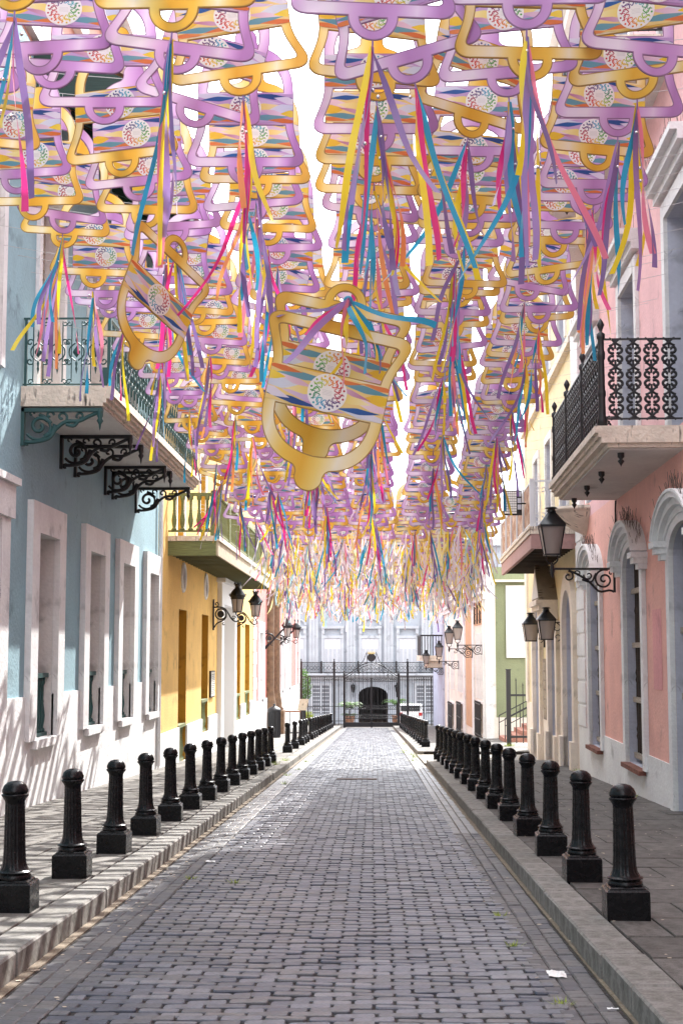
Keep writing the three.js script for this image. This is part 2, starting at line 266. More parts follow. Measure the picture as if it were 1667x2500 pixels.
// ------------------------------------------------------------------ left: blue house
const XWL = -5.15;
{
  const F = new Facade('townhouse', 'blue townhouse with white dado, four deep windows and long stone balcony on green iron brackets', -1, XWL, 20, 0, gy(22));
  const wins = [[17.35, 19.3], [21.55, 22.95], [25.5, 26.9], [28.9, 30.3], [32.4, 33.75]].map(([a, c], i) => ({ d0: a, d1: c, y0: i ? 0.36 - (a - 21.5) * 0.006 : -0.55, y1: i ? 3.5 : 3.5 }));
  const doors = [[17.6, 19.2], [21.5, 23.1], [25.4, 27.0], [28.8, 30.4]].map(([a, c]) => ({ d0: a, d1: c, y0: 5.62, y1: 9.0 }));
  F.wall(-14, 34.17, -2.2, 10.9, [...wins, ...doors], M.blue, M.reveal, 0.8);
  const dado = []; let c0 = -14;
  for (const h of [...wins, null]) { const e = h ? h.d0 : 34.17; dado.push(F.b(c0, e, -2.2, 1.02, 0, 0.035)); if (h) { dado.push(F.b(h.d0, h.d1, -2.2, h.y0, 0, 0.035)); c0 = h.d1; } }
  for (const q of dado) F.put('dado', q, M.white);
  F.put('side_wall', [F.b(34.18, 34.39, -2.2, 10.9, -9, -0.81), F.b(-14, -13.7, -2.2, 10.9, -9, -0.81), F.b(-13.7, 34.16, -2.2, 10.9, -9.2, -9)], M.blue);
  wins.forEach((h, i) => {
    const w = F.put('window', F.ring(h, 0.46, 0.002, 0.10), M.trim);
    if (i) { F.put('sill', F.b(h.d0 - 0.1, h.d1 + 0.1, h.y0 - 0.13, h.y0 - 0.002, 0.0, 0.13), M.trim, w); }
    F.put('shutter', [F.b(h.d0, h.d1, h.y0, h.y1, -0.80, -0.76), ...Array.from({ length: 6 }, (_, k) => F.b(h.d0 + 0.06 + k * 0.22, h.d0 + 0.24 + k * 0.22, h.y0 + 0.1, h.y1 - 0.1, -0.76, -0.745))], M.door, w);
    if (i) {
      const hb = 0.94; F.put('rail', [F.b(h.d0, h.d1, h.y0 + hb - 0.02, h.y0 + hb + 0.05, -0.20, -0.05), F.b(h.d0, h.d1, h.y0, h.y0 + 0.06, -0.20, -0.06)], M.greenIron, w);
      for (let k = 0; k < 8; k++) share('baluster', balusterGeo, M.greenIron, w, [F.L(h.d0 + 0.09 + k * 0.172), h.y0 + 0.06 - F.base, -0.13]);
    } else F.put('hood', [F.b(17.0, 19.85, 3.55, 4.02, 0.036, 0.14), F.b(16.95, 19.92, 4.02, 4.12, 0.036, 0.2)], M.trim, w);
  });
  doors.forEach((h) => {
    const w = F.put('balcony_door', F.ring(h, 0.2, 0, 0.06), M.trim);
    for (const s of [0, 1]) { const a = h.d0 + s * (h.d1 - h.d0) / 2, e = a + (h.d1 - h.d0) / 2 - 0.02; F.put('leaf_panel', [F.b(a, e, h.y0, h.y1, -0.34, -0.28), ...Array.from({ length: 16 }, (_, k) => F.b(a + 0.1, e - 0.1, h.y0 + 0.9 + k * 0.145, h.y0 + 1.0 + k * 0.145, -0.28, -0.262))], M.door, w); }
  });
  // stone balcony
  const bd0 = 20.55, bd1 = 31.4, P = 1.34, yT = 5.58;
  const bal = F.put('balcony', [...F.mould(bd0, bd1, [[yT - 0.13, yT, P], [yT - 0.19, yT - 0.13, P - 0.03], [yT - 0.25, yT - 0.19, P - 0.08], [yT - 0.30, yT - 0.25, P - 0.13]])], M.weather);
  F.put('soffit', F.b(bd0 + 0.12, bd1 - 0.12, yT - 0.32, yT - 0.301, 0, P - 0.15), M.soffit, bal);
  const stripes = [F.b(bd0, bd1, yT - 0.135, yT - 0.125, P, P + 0.012)];
  F.put('drip_edge', stripes, M.weather, bal);
  const br = merge([ // scrolled bracket drawn in (n, y), top outer corner at (1.22, 0)
    B(0, 0.05, -0.56, 0, -0.04, 0.04), B(0, 1.2, -0.055, 0, -0.04, 0.04),
    tube(spiral(0.27, -0.27, 0.215, 0.05, -2.6, 5.4, 26), 0.024, 44, 6), tube(spiral(0.27, -0.27, 0.14, 0.03, 0.6, 7.2, 20), 0.03, 30, 6),
    tube([V(0.06, -0.5, 0), V(0.2, -0.5, 0), V(0.42, -0.44, 0), V(0.52, -0.3, 0), V(0.66, -0.2, 0), V(0.85, -0.19, 0), V(1.0, -0.12, 0), V(1.14, -0.06, 0)], 0.03, 28, 6),
    tube(spiral(0.6, -0.13, 0.08, 0.02, -0.6, 5.2, 14), 0.02, 22, 5), tube(spiral(0.87, -0.12, 0.06, 0.02, 3.6, -2.2, 12), 0.018, 18, 5), tube(spiral(0.42, -0.1, 0.06, 0.02, 0, 5, 12), 0.018, 18, 5), tube(spiral(0.15, -0.08, 0.04, 0.015, 0, 5, 10), 0.016, 14, 5),
    tube(spiral(0.09, -0.52, 0.045, 0.02, 0, 5.4, 10), 0.018, 16, 5), tube([V(0.34, -0.42, 0), V(0.46, -0.36, 0), V(0.5, -0.24, 0)], 0.034, 8, 5), tube([V(0.66, -0.24, 0), V(0.78, -0.26, 0), V(0.84, -0.19, 0)], 0.03, 8, 5), tube([V(0.26, -0.09, 0), V(0.36, -0.14, 0), V(0.44, -0.22, 0)], 0.026, 8, 5),
    lathe([[0, -0.32], [0.012, -0.28], [0.02, -0.22], [0.05, -0.17], [0.03, -0.13], [0.045, -0.1], [0.045, 0]], 10).translate(1.16, -0.02, 0),
  ]).rotateY(-Math.PI / 2);
  boxUV(br);
  for (const [i, d] of [20.62, 23.24, 24.36, 27.15, 27.96, 30.72].entries()) { const b = share('bracket', br, i ? M.iron : M.greenIron, bal, [F.L(d), yT - 0.322 - F.base, 0], null, [1.15, 1, 1]); if (!i) b.userData.label = 'green painted bracket'; }
  // iron railing of repeated scroll panels
  const rh = 1.02, lyre = (q) => [rod(V(-0.075, 0.05, 0), V(-0.075, rh - 0.06, 0), 0.009, 5), rod(V(0.075, 0.05, 0), V(0.075, rh - 0.06, 0), 0.009, 5),
    ...[-1, 1].flatMap((s) => [tube(spiral(s * 0.11, 0.05, 0.045, 0.012, s > 0 ? 3 : 0, s > 0 ? -3 : 6, 10), 0.009, 14, 4), tube(spiral(s * 0.11, rh - 0.09, 0.04, 0.012, s > 0 ? -3 : 0, s > 0 ? 3 : -6, 10), 0.009, 14, 4), tube(spiral(s * 0.12, 0.64, 0.055, 0.012, s > 0 ? 2.6 : 0.5, s > 0 ? -3.4 : 6.5, 12), 0.011, 16, 4), tube(spiral(s * 0.12, 0.36, 0.055, 0.012, s > 0 ? -2.6 : -0.5, s > 0 ? 3.4 : -6.5, 12), 0.011, 16, 4), tube([V(s * 0.02, 0.63, 0), V(s * 0.1, 0.56, 0), V(s * 0.1, 0.44, 0), V(s * 0.02, 0.37, 0)], 0.011, 8, 4)]),
    lathe([[0, -0.09], [0.05, -0.02], [0.055, 0], [0.05, 0.02], [0, 0.09]], 4).scale(1, 1, 0.4).translate(0, 0.5, 0), lathe([[0, 0], [0.022, 0.05], [0.012, 0.1], [0.02, 0.13], [0, 0.22]], 6).translate(0, 0.62, 0), lathe([[0, 0], [0.022, -0.05], [0.012, -0.1], [0.02, -0.13], [0, -0.22]], 6).translate(0, 0.38, 0)];
  const ly = merge(lyre());
  const rail = F.put('railing', [F.b(bd0 + 0.1, bd1 - 0.1, yT + rh, yT + rh + 0.025, P - 0.09, P - 0.04), F.b(bd0 + 0.1, bd1 - 0.1, yT + 0.03, yT + 0.05, P - 0.08, P - 0.05), F.b(bd0 + 0.08, bd0 + 0.12, yT + rh, yT + rh + 0.025, 0, P - 0.04), F.b(bd0 + 0.08, bd0 + 0.12, yT + 0.03, yT + 0.05, 0, P - 0.05), F.b(bd0 + 0.07, bd0 + 0.12, yT, yT + rh, 0.02, 0.06), F.b(bd0 + 0.03, bd0 + 0.16, yT, yT + 0.28, P - 0.15, P - 0.02), F.b(bd0 + 0.07, bd0 + 0.12, yT, yT + rh, P - 0.09, P - 0.04)], M.greenIron);
  for (let k = 0; k < 4; k++) share('scroll_panel', ly, M.greenIron, rail, [F.L(bd0 + 0.1), yT + 0.03 - F.base, 0.22 + k * 0.285], [0, Math.PI / 2, 0]);
  for (let k = 0; k < 36; k++) share('scroll_panel', ly, M.greenIron, rail, [F.L(bd0 + 0.3 + k * 0.295), yT + 0.03 - F.base, P - 0.065]);
  // tiled timber eave over the balcony, and the salmon storey above
  const rf = grp('eave', [0, 0, 0], 0, F.g); rf.name = 'eave';
  const e0 = 20.9, e1 = 33.9, slope = (n, off) => 10.95 - n * 0.44 + off;
  const slab = (d0, d1, n0, n1, o0, o1, m, nm) => { const s = new THREE.Shape([V2(n0, slope(n0, o0) - F.base), V2(n1, slope(n1, o0) - F.base), V2(n1, slope(n1, o1) - F.base), V2(n0, slope(n0, o1) - F.base)]); const g = new THREE.ExtrudeGeometry(s, { depth: d1 - d0, bevelEnabled: false }).rotateY(-Math.PI / 2).translate(F.L(d1), 0, 0); return nm ? F.put(nm, g, m, rf) : g; };
  slab(e0, e1, 0, 1.6, 0, 0.04, M.darkGreen, 'roof_board');
  for (let k = 0; k < 20; k++) F.put('rafter', slab(e0 + 0.05 + k * 0.65, e0 + 0.15 + k * 0.65, 0, 1.58, -0.14, -0.002), M.darkGreen, rf);
  F.put('fascia_board', F.b(e0, e1, slope(1.6, -0.2), slope(1.6, 0.05), 1.6, 1.63), M.darkGreen, rf);
  F.put('gable_board', slab(e0 - 0.05, e0 - 0.01, 0, 1.6, -0.75, 0.05), M.darkGreen, rf);
  const tile = merge(new THREE.CylinderGeometry(0.10, 0.085, 1.75, 8, 1, true, 0, Math.PI).rotateX(Math.PI / 2).rotateZ(Math.PI / 2 * 0));
  for (let k = 0; k < 54; k++) share('roof_tile', tile, M.clay, rf, [F.L(e0 + 0.1 + k * 0.24), slope(0.85, 0.06) - F.base, 0.85], [0.415, 0, Math.PI / 2 * 0], [1.1, 1, 1]);
  F.wall(-14, 34.17, 10.9, 14.2, [], M.salmon, M.salmon, 0.42, -0.04);
  F.put('cornice', [...F.mould(-14, 34.2, [[11.05, 11.3, 0.06], [12.5, 12.62, 0.1], [13.6, 13.8, 0.12], [13.8, 14.0, 0.25], [14.0, 14.25, 0.4]], -0.04), ...[21.2, 24.2, 27.2, 30.2, 33.2].map((d) => F.b(d, d + 0.5, 11.3, 13.6, -0.03, 0.05))], M.trim);
  F.put('roof', F.b(-14, 34.17, 14.25, 14.35, -9.2, -0.05), M.weather);
  F.put('downpipe', [rod(F.at(34.05, -1, 0.08), F.at(34.05, 10.5, 0.08), 0.05, 8)], M.white);
}

// ------------------------------------------------------------------ left: yellow house
const frameOf = (F, h, w, n0, n1, m) => F.put('window', F.ring(h, w, n0, n1), m);
{
  const F = new Facade('townhouse', 'yellow townhouse with white base, oval windows and a green timber balcony', -1, XWL, 48, 0, gy(48));
  const recess = [[38.0, 39.6], [43.15, 44.85], [53.75, 55.9], [57.9, 60.1]].map(([a, c], i) => ({ d0: a, d1: c, y0: [-1.25, -0.75, -0.9, -0.9][i], y1: 2.84 }));
  const door = { d0: 48.2, d1: 52.0, y0: -1.72, y1: 3.35 };
  const ovals = [38.75, 44.0, 54.6].map((d) => ({ d0: d - 0.36, d1: d + 0.36, y0: 3.42, y1: 3.72, rise: 0.36 }));
  const up = [[37.2, 38.7], [42.2, 43.7], [47.5, 49], [52.5, 54]].map(([a, c]) => ({ d0: a, d1: c, y0: 4.66, y1: 7.6 }));
  const ow = ovals.map((o) => ({ ...o }));
  F.wall(34.4, 61.7, -3, 9.2, [...recess, door, ...ow, ...up], M.yellow, M.mustard, 0.5);
  const base = []; let c0 = 34.4;
  for (const h of [recess[0], recess[1], door, recess[2], recess[3], null]) { const e = h ? h.d0 : 61.7; base.push(F.b(c0, e, -3, -0.3 - (c0 - 34) * 0.002, 0, 0.05)); if (h) { if (h !== door) base.push(F.b(h.d0, h.d1, -3, h.y0, 0, 0.05)); c0 = h.d1; } }
  for (const q of base) F.put('dado', q, M.white);
  F.put('wall_backing', [F.b(34.4, 61.7, -3, 9.2, -0.9, -0.52), F.b(34.4, 61.7, 9.2, 9.35, -8, 0.06)], M.mustard);
  F.put('side_wall', [F.b(61.5, 61.7, -3, 9.2, -8, -0.9), F.b(34.42, 34.6, -3, 9.2, -8, -0.9)], M.yellow);
  recess.forEach((h, i) => {
    const w = F.put('window', [F.b(h.d0, h.d1, h.y0, h.y1, -0.50, -0.46)], M.mustard);
    F.put('rail', [F.b(h.d0, h.d1, h.y0 + 0.92, h.y0 + 1.0, -0.2, 0.02), F.b(h.d0, h.d1, h.y0, h.y0 + 0.07, -0.17, -0.03)], M.sage, w);
    for (let k = 0; k < 7; k++) share('baluster', greenBaluster, M.sage, w, [F.L(h.d0 + 0.15 + k * (h.d1 - h.d0 - 0.3) / 6), h.y0 + 0.05 - F.base, -0.1]);
  });
  ovals.forEach((o) => {
    const cy = 3.72 - 0.0 - F.base; const g = new THREE.TorusGeometry(0.36, 0.06, 8, 28).scale(1, 1, 1).translate(F.L((o.d0 + o.d1) / 2), cy, 0.0);
    const w = F.put('oval_window', g, M.trim); F.put('pane', F.b(o.d0, o.d1, 3.36, 4.08, -0.3, -0.28), M.dark, w);
  });
  const dr = F.put('door', F.ring(door, 0.75, 0, 0.16), M.whiteDoor);
  F.put('cornice', F.b(47.2, 53.1, 4.02, 4.16, 0, 0.3), M.trim, dr); F.put('jamb', [F.b(48.2, 48.24, -1.72, 3.35, -0.3, 0.16), F.b(51.96, 52, -1.72, 3.35, -0.3, 0.16), F.b(48.24, 51.96, 3.31, 3.35, -0.3, 0.16)], M.whiteDoor, dr);
  F.put('leaf_panel', [F.b(48.2, 52, -1.72, 3.35, -0.35, -0.3), ...[0, 1].flatMap((k) => [0, 1, 2].map((j) => F.b(48.4 + k * 1.9, 49.9 + k * 1.9, -1.5 + j * 1.6, -0.1 + j * 1.6, -0.3, -0.27)))], M.whiteDoor, dr);
  F.put('letter_plate', F.b(49, 51, -0.45, -0.2, -0.27, -0.25), M.dark, dr);
  // plaque with engraved lines too small to read
  const c = document.createElement('canvas'); c.width = 96; c.height = 128; const x = c.getContext('2d'); x.fillStyle = '#c9c4bb'; x.fillRect(0, 0, 96, 128); x.fillStyle = '#3d3a38';
  for (let j = 0; j < 11; j++) { let p = 10 + (j % 3) * 4; while (p < 84) { const w = 3 + ((j * 7 + p) % 9); x.fillRect(p, 10 + j * 10, w, 5); p += w + 3; } }
  const pt = new THREE.CanvasTexture(c); pt.colorSpace = THREE.SRGBColorSpace;
  const pl = F.put('plaque', [F.b(45.25, 46.35, 0.26, 1.1, 0, 0.06)], M.iron);
  mesh('plaque_face', new THREE.PlaneGeometry(1.0, 0.76).translate(F.L(45.8), 0.68 - F.base, 0.064), mat([1, 1, 1], { map: pt }), pl, true);
  // green timber balcony on joists
  const b0 = 35.8, b1 = 56.2, P = 1.27, yT = 4.62;
  const bal = F.put('balcony', [F.b(b0 - 0.03, b1, yT - 0.13, yT, 0, P + 0.04)], M.weather);
  F.put('end_board', F.b(b0, b0 + 0.05, yT - 0.5, yT - 0.132, 0, P - 0.052), M.sage, bal);
  F.put('fascia', F.b(b0, b1, yT - 0.5, yT - 0.132, P - 0.05, P), M.fascia, bal);
  for (let k = 0; k < 34; k++) F.put('joist', F.b(b0 + 0.3 + k * 0.6, b0 + 0.42 + k * 0.6, yT - 0.46, yT - 0.26, 0, P - 0.055), M.sageDark, bal);
  F.put('deck', F.b(b0 + 0.06, b1, yT - 0.175, yT - 0.132, 0, P - 0.06), M.sageDark, bal);
  const rl = F.put('railing', [F.b(b0 + 0.02, b1, yT + 1.02, yT + 1.1, P - 0.14, P), F.b(b0 + 0.02, b1, yT + 0.07, yT + 0.12, P - 0.12, P - 0.02), F.b(b0 + 0.02, b0 + 0.12, yT + 1.02, yT + 1.1, 0, P - 0.14), F.b(b0 + 0.02, b0 + 0.12, yT + 0.10, yT + 0.15, 0, P - 0.14)], M.sage);
  for (let k = 0; k < 5; k++) share('baluster', greenBaluster, M.sage, rl, [F.L(b0 + 0.07), yT + 0.14 - F.base, 0.14 + k * 0.21]);
  for (const k of [0, 1, 2, 3, 4, 5, 6, 7]) F.put('post', F.b(b0 + k * 2.88, b0 + 0.24 + k * 2.88, yT, yT + 1.16, P - 0.2, P + 0.005), M.sage, rl);
  for (let k = 0; k < 84; k++) share('baluster', greenBaluster, M.sage, rl, [F.L(b0 + 0.34 + k * 0.237), yT + 0.12 - F.base, P - 0.07], null, [0.6, 1, 0.6]);
  up.forEach((h) => { const w = F.put('balcony_door', F.ring(h, 0.16, 0, 0.05), M.trim); F.put('leaf_panel', F.b(h.d0, h.d1, h.y0, h.y1, -0.3, -0.25), M.whiteDoor, w); });
}

// ------------------------------------------------------------------ left: coral house
{
  const F = new Facade('townhouse', 'coral townhouse with white quoins, a brown stone half column and a bare white end', -1, XWL, 80, 0, gy(80));
  const hol = [[64.8, 67.2, 2.6], [80.5, 82.5, 2.6], [87, 89.4, 2.6]].map(([a, c, y]) => ({ d0: a, d1: c, y0: -0.6, y1: y }));
  F.wall(61.7, 101, -5, 7.4, hol, M.coral, M.reveal, 0.4);
  const dd = []; let c0 = 61.7; for (const h of [...hol, null]) { dd.push(F.b(c0, h ? h.d0 : 101, -5, -0.5, 0, 0.05)); if (h) { dd.push(F.b(h.d0, h.d1, -5, -0.62, 0, 0.05)); c0 = h.d1; } }
  for (const q of dd) F.put('dado', q, M.white);
  for (let k = 0; k < 14; k++) { F.put('quoin', F.b(61.72, 62.6 + (k % 2) * 0.5, -0.48 + k * 0.55, 0.04 + k * 0.55, 0, 0.06), M.white); F.put('quoin', F.b(99.4 + (k % 2) * 0.4, 100.9, -0.48 + k * 0.55, 0.04 + k * 0.55, 0, 0.06), M.white); }
  hol.forEach((h) => { const w = frameOf(F, h, 0.5, 0, 0.08, M.trim); F.put('shutter', F.b(h.d0, h.d1, h.y0, h.y1, -0.42, -0.38), M.whiteDoor, w); });
  for (const d of [84.5, 95.5]) F.put('pilaster', F.b(d, d + 1.1, -0.5, 7.3, 0, 0.08), M.white);
  F.put('cornice', F.mould(61.7, 101, [[7.0, 7.2, 0.15], [7.2, 7.4, 0.3]]), M.trim);
  F.put('side_wall', [F.b(61.72, 101, 7.4, 7.5, -9, 0), F.b(101, 101.2, -5, 7.4, -9, -0.002)], M.coral);
  const cl = (d) => lathe([[0.5, -5 - F.base], [0.5, -1.2 - F.base], [0.42, -1.1 - F.base], [0.42, -0.9 - F.base], [0.36, -0.6 - F.base], [0.3, -0.2 - F.base], [0.3, 4.0 - F.base], [0.36, 4.05 - F.base], [0.34, 4.3 - F.base], [0.46, 4.6 - F.base], [0.46, 4.8 - F.base]], 14).translate(F.L(d), 0, 0.05);
  for (const d of [70.2, 74.6]) F.put('half_column', [cl(d), F.b(d - 0.55, d + 0.55, -5, -1.3, 0, 0.6)], M.stoneBrown);
}

// ------------------------------------------------------------------ right: pink house
const KR = 0.030, xr = (d) => 4.37 + KR * (d - 20);
function hood(F, h, rise, span, n) { // arched label moulding of three stepped rings with returns at its feet
  const a = F.L(h.d0), c = F.L(h.d1), mid = (a + c) / 2, half = Math.abs(c - a) / 2 + span, y = h.y1 - 0.02 - F.base, out = [];
  for (const [r0, r1, nn] of [[0, 0.10, n * 0.4], [0.10, 0.20, n * 0.7], [0.20, 0.28, n], [0.28, 0.32, n * 1.1]]) {
    const P = [], Q = []; for (let i = 0; i <= 16; i++) { const t = Math.PI * (0.10 + 0.8 * i / 16), e = (r) => V2(mid + (half + r * 0.5) * Math.cos(t) * 1.05, y + (rise + r) * Math.sin(t)); P.push(e(r1)); Q.push(e(r0)); }
    out.push(new THREE.ExtrudeGeometry(new THREE.Shape([...P, ...Q.reverse()]), { depth: nn, bevelEnabled: false }));
  }
  const yf = y + rise * Math.sin(Math.PI * 0.1);
  for (const s of [-1, 1]) for (const [k, w, nn] of [[0, 0.42, 1.1], [1, 0.36, 0.9], [2, 0.28, 0.6]]) { const x = mid + s * half; out.push(B(x - w / 2, x + w / 2, yf - 0.02 - k * 0.09, yf + 0.07 - k * 0.09, 0, n * nn)); }
  return out;
}
const spikes = (F, h, rise, span, n) => { const o = [], a = F.L(h.d0), c = F.L(h.d1), mid = (a + c) / 2, half = Math.abs(c - a) / 2 + span; for (let i = 0; i < 90; i++) { const t = Math.PI * rr(0.1, 0.9), x = mid + half * Math.cos(t) * 1.08, y = h.y1 - 0.02 - F.base + (rise + 0.30) * Math.sin(t), z = rr(0.06, n); o.push(rod(V(x, y, z), V(x + rr(-0.08, 0.08) + 0.06 * Math.cos(t), y + rr(0.16, 0.28), z + rr(-0.05, 0.08)), 0.0035, 3)); } return o; };
const scrollStrip = (h) => { // column of double-C scrolls for the right-hand balconies
  const o = [], u = h / 3.25;
  const motif = (y) => [-1, 1].forEach((s) => { for (const q of [-1, 1]) o.push(tube(spiral(s * 0.052, y + q * 0.062 * 1.15, 0.056, 0.014, s > 0 ? (q > 0 ? -2.2 : 2.2) : (q > 0 ? 5.34 : -5.34 + 2 * Math.PI - 2 * Math.PI), s > 0 ? (q > 0 ? 3.6 : -3.6) : (q > 0 ? -0.46 : 0.46), 16), 0.021, 18, 5)); });
  for (let k = 0; k < 3; k++) motif(u * (0.62 + k));
  for (let k = 0; k < 4; k++) { const y = u * (0.12 + k) ; for (const s of [-1, 1]) { o.push(tube([V(s * 0.085, y - 0.05, 0), V(s * 0.05, y - 0.035, 0), V(0, y, 0)], 0.018, 6, 4), tube([V(s * 0.085, y + 0.06, 0), V(s * 0.05, y + 0.045, 0), V(0, y, 0)], 0.018, 6, 4)); } o.push(rod(V(0, Math.max(0, y - 0.09), 0), V(0, Math.min(h, y + 0.1), 0), 0.016, 4)); }
  return merge(o);
};
const stripGeo = scrollStrip(1.14);
const ironPost = merge(lathe([[0, 0], [0.075, 0], [0.075, 0.1], [0.055, 0.14], [0.05, 0.42], [0.06, 0.45], [0.06, 0.5], [0.05, 0.53], [0.045, 0.95], [0.058, 0.98], [0.058, 1.06], [0.045, 1.1], [0.045, 1.25], [0.06, 1.27], [0.06, 1.33], [0.02, 1.36], [0.03, 1.4], [0.055, 1.46], [0.03, 1.52], [0, 1.56]], 10));
function stoneBalcony(F, d0, d1, yT, P, nearFar) {
  const bal = F.put('balcony', [...F.mould(d0, d1, [[yT - 0.10, yT, P], [yT - 0.16, yT - 0.10, P - 0.05], [yT - 0.24, yT - 0.16, P - 0.09]])].concat([F.b(d0 + 0.06, d1 - 0.06, yT - 0.30, yT - 0.24, 0, P - 0.18)]), M.weather);
  F.put('soffit', F.b(d0 + 0.14, d1 - 0.14, yT - 0.325, yT - 0.301, 0, P - 0.22), M.soffit, bal);
  const fin = merge(lathe([[0, -0.2], [0.015, -0.17], [0.05, -0.12], [0.02, -0.09], [0.05, -0.06], [0.05, 0]], 8));
  for (const d of [d0 + 0.45, (d0 + d1) / 2 - 0.9, (d0 + d1) / 2 + 1, d1 - 0.5]) share('finial', fin, M.iron, bal, [F.L(d), yT - 0.325 - F.base, P - 0.42]);
  const rl = F.put('railing', [F.b(d0 + 0.09, d1 - 0.09, yT + 1.24, yT + 1.265, P - 0.14, P - 0.1), F.b(d0 + 0.09, d1 - 0.09, yT + 0.1, yT + 0.125, P - 0.14, P - 0.1), ...[d0 + 0.1, d1 - 0.13].flatMap((d) => [F.b(d, d + 0.03, yT + 1.24, yT + 1.265, 0, P - 0.1), F.b(d, d + 0.03, yT + 0.1, yT + 0.125, 0, P - 0.1)])], M.iron);
  const n = Math.round((d1 - d0 - 0.4) / 0.235);
  for (let k = 0; k < n; k++) share('scroll_panel', stripGeo, M.iron, rl, [F.L(d0 + 0.28 + k * (d1 - d0 - 0.4) / n), yT + 0.112 - F.base, P - 0.12]);
  for (const d of [d0 + 0.115, d1 - 0.115]) for (let k = 0; k < 4; k++) share('scroll_panel', stripGeo, M.iron, rl, [F.L(d), yT + 0.112 - F.base, 0.17 + k * 0.25], [0, Math.PI / 2, 0]);
  for (const d of [d0 + 0.115, (d0 * 2 + d1) / 3, (d0 + d1 * 2) / 3, d1 - 0.115]) share('post', ironPost, M.iron, rl, [F.L(d), yT - F.base, P - 0.12]);
  return bal;
}
{
  const F = new Facade('townhouse', 'pink townhouse with white arched windows, turned grilles and two black iron balconies', 1, xr(26), 26, KR, gy(26));
  const wins = [[18.75, 20.85, -1.0], [23.6, 25.5, -0.24], [28.95, 30.75, -0.27]].map(([a, c, y0]) => ({ d0: a, d1: c, y0, y1: 3.08, rise: 0.42 }));
  const up = [[18.9, 20.7], [23.7, 25.5], [28.9, 30.7]].map(([a, c]) => ({ d0: a, d1: c, y0: 4.9, y1: 8.1 }));
  const top = up.map((h) => ({ ...h, y0: 10.65, y1: 13.6 }));
  F.wall(-14, 33, -2.6, 4.6, wins, M.pink, M.greyBlue, 0.45);
  F.wall(-14, 33, 4.6, 16.4, [...up, ...top], M.pinkUp, M.greyBlue, 0.45);
  const dd = []; let c0 = -14; for (const h of [...wins, null]) { dd.push(F.b(c0, h ? h.d0 : 33, -2.6, 0.03, 0, 0.03)); if (h) { dd.push(F.b(h.d0, h.d1, -2.6, h.y0 - 0.08, 0, 0.03)); c0 = h.d1; } }
  for (const q of dd) F.put('dado', q, M.white);
  F.put('paint_patch', F.b(21.95, 22.75, 1.1, 2.35, 0.003, 0.006), M.patch);
  F.put('side_wall', [F.b(33, 33.2, -2.6, 16.4, -9, -0.45), F.b(-14, 33.2, 16.4, 16.6, -9, 0.5), F.b(-14, -13.7, -2.6, 16.4, -9, -0.45), F.b(-13.7, 33, -2.6, 16.4, -9.2, -9)], M.pinkUp);
  for (let k = 0; k < 9; k++) { const q = F.put('quoin', F.b(31.55, 33.0, 0.05 + k * 0.52, 0.50 + k * 0.52, 0, 0.05), M.white); }
  F.put('pilaster', [F.b(31.6, 33.0, 4.9, 15.4, 0, 0.1)], M.trim); F.put('quoin_backing', F.b(31.56, 33.0, 0.04, 4.6, 0, 0.03), M.white);
  wins.forEach((h, i) => {
    const w = F.put('window', F.ring(h, 0.26, 0.002, 0.075), M.white);
    F.put('hood', hood(F, h, 0.56, 0.28, 0.25), M.white, w);
    stuff(F.put('bird_spikes', spikes(F, h, 0.56, 0.28, 0.23), M.spike, w));
    for (let k = 0; k < 8; k++) { const a = h.d0 - 0.1 + k * (h.d1 - h.d0 + 0.2) / 8; F.put('sill_brick', F.b(a + 0.012, a + (h.d1 - h.d0 + 0.2) / 8 - 0.012, h.y0 - 0.08, h.y0 - 0.005, 0.0, 0.15), M.brick, w); }
    F.put('shutter', F.b(h.d0, h.d1, h.y0, h.y1 + 0.43, -0.47, -0.43), M.wood, w);
    const bars = merge(lathe([[0.02, 0], [0.02, 0.3], [0.034, 0.36], [0.022, 0.42], [0.034, 0.48], [0.02, 0.54], [0.028, 0.9], [0.02, 1.25], [0.034, 1.3], [0.02, 1.36], [0.034, 1.42], [0.02, 1.5], [0.028, 2.0], [0.02, 2.4], [0.034, 2.46], [0.02, 2.54], [0.02, 3.35]], 7));
    for (let k = 0; k < 9; k++) share('grille_bar', bars, M.wood, w, [F.L(h.d0 + 0.14 + k * (h.d1 - h.d0 - 0.28) / 8), h.y0 + 0.08 - F.base, -0.14], null, [1, (h.y1 + 0.28 - h.y0 - 0.1) / 3.35, 1]);
    for (const y of [0.08, 1.05, 2.0, 2.95]) F.put('grille_rail', F.b(h.d0, h.d1, h.y0 + y, h.y0 + y + 0.09, -0.19, -0.08), M.door, w);
  });
  [...up, ...top].forEach((h, i) => {
    const w = F.put('balcony_door', F.ring(h, 0.24, 0, 0.06), M.trim);
    F.put('leaf_panel', [F.b(h.d0, h.d1, h.y0, h.y1, -0.44, -0.40), ...[0, 1].flatMap((k) => [0, 1, 2, 3].map((j) => F.b(h.d0 + 0.1 + k * 0.9, h.d0 + 0.8 + k * 0.9, h.y0 + 0.1 + j * 0.78, h.y0 + 0.78 + j * 0.78, -0.40, -0.385)))], M.dark, w);
    F.put('hood', F.mould(h.d0 - 0.4, h.d1 + 0.4, [[h.y1 + 0.3, h.y1 + 0.42, 0.14], [h.y1 + 0.42, h.y1 + 0.55, 0.24], [h.y1 + 0.55, h.y1 + 0.65, 0.34]]), M.trim, w);
    stuff(F.put('bird_spikes', Array.from({ length: 60 }, () => { const d = rr(h.d0 - 0.4, h.d1 + 0.4), z = rr(0.05, 0.32); return rod(F.at(d, h.y1 + 0.65, z), F.at(d + rr(-0.05, 0.05), h.y1 + rr(0.8, 0.92), z + rr(-0.04, 0.04)), 0.0035, 3); }), M.spike, w));
  });
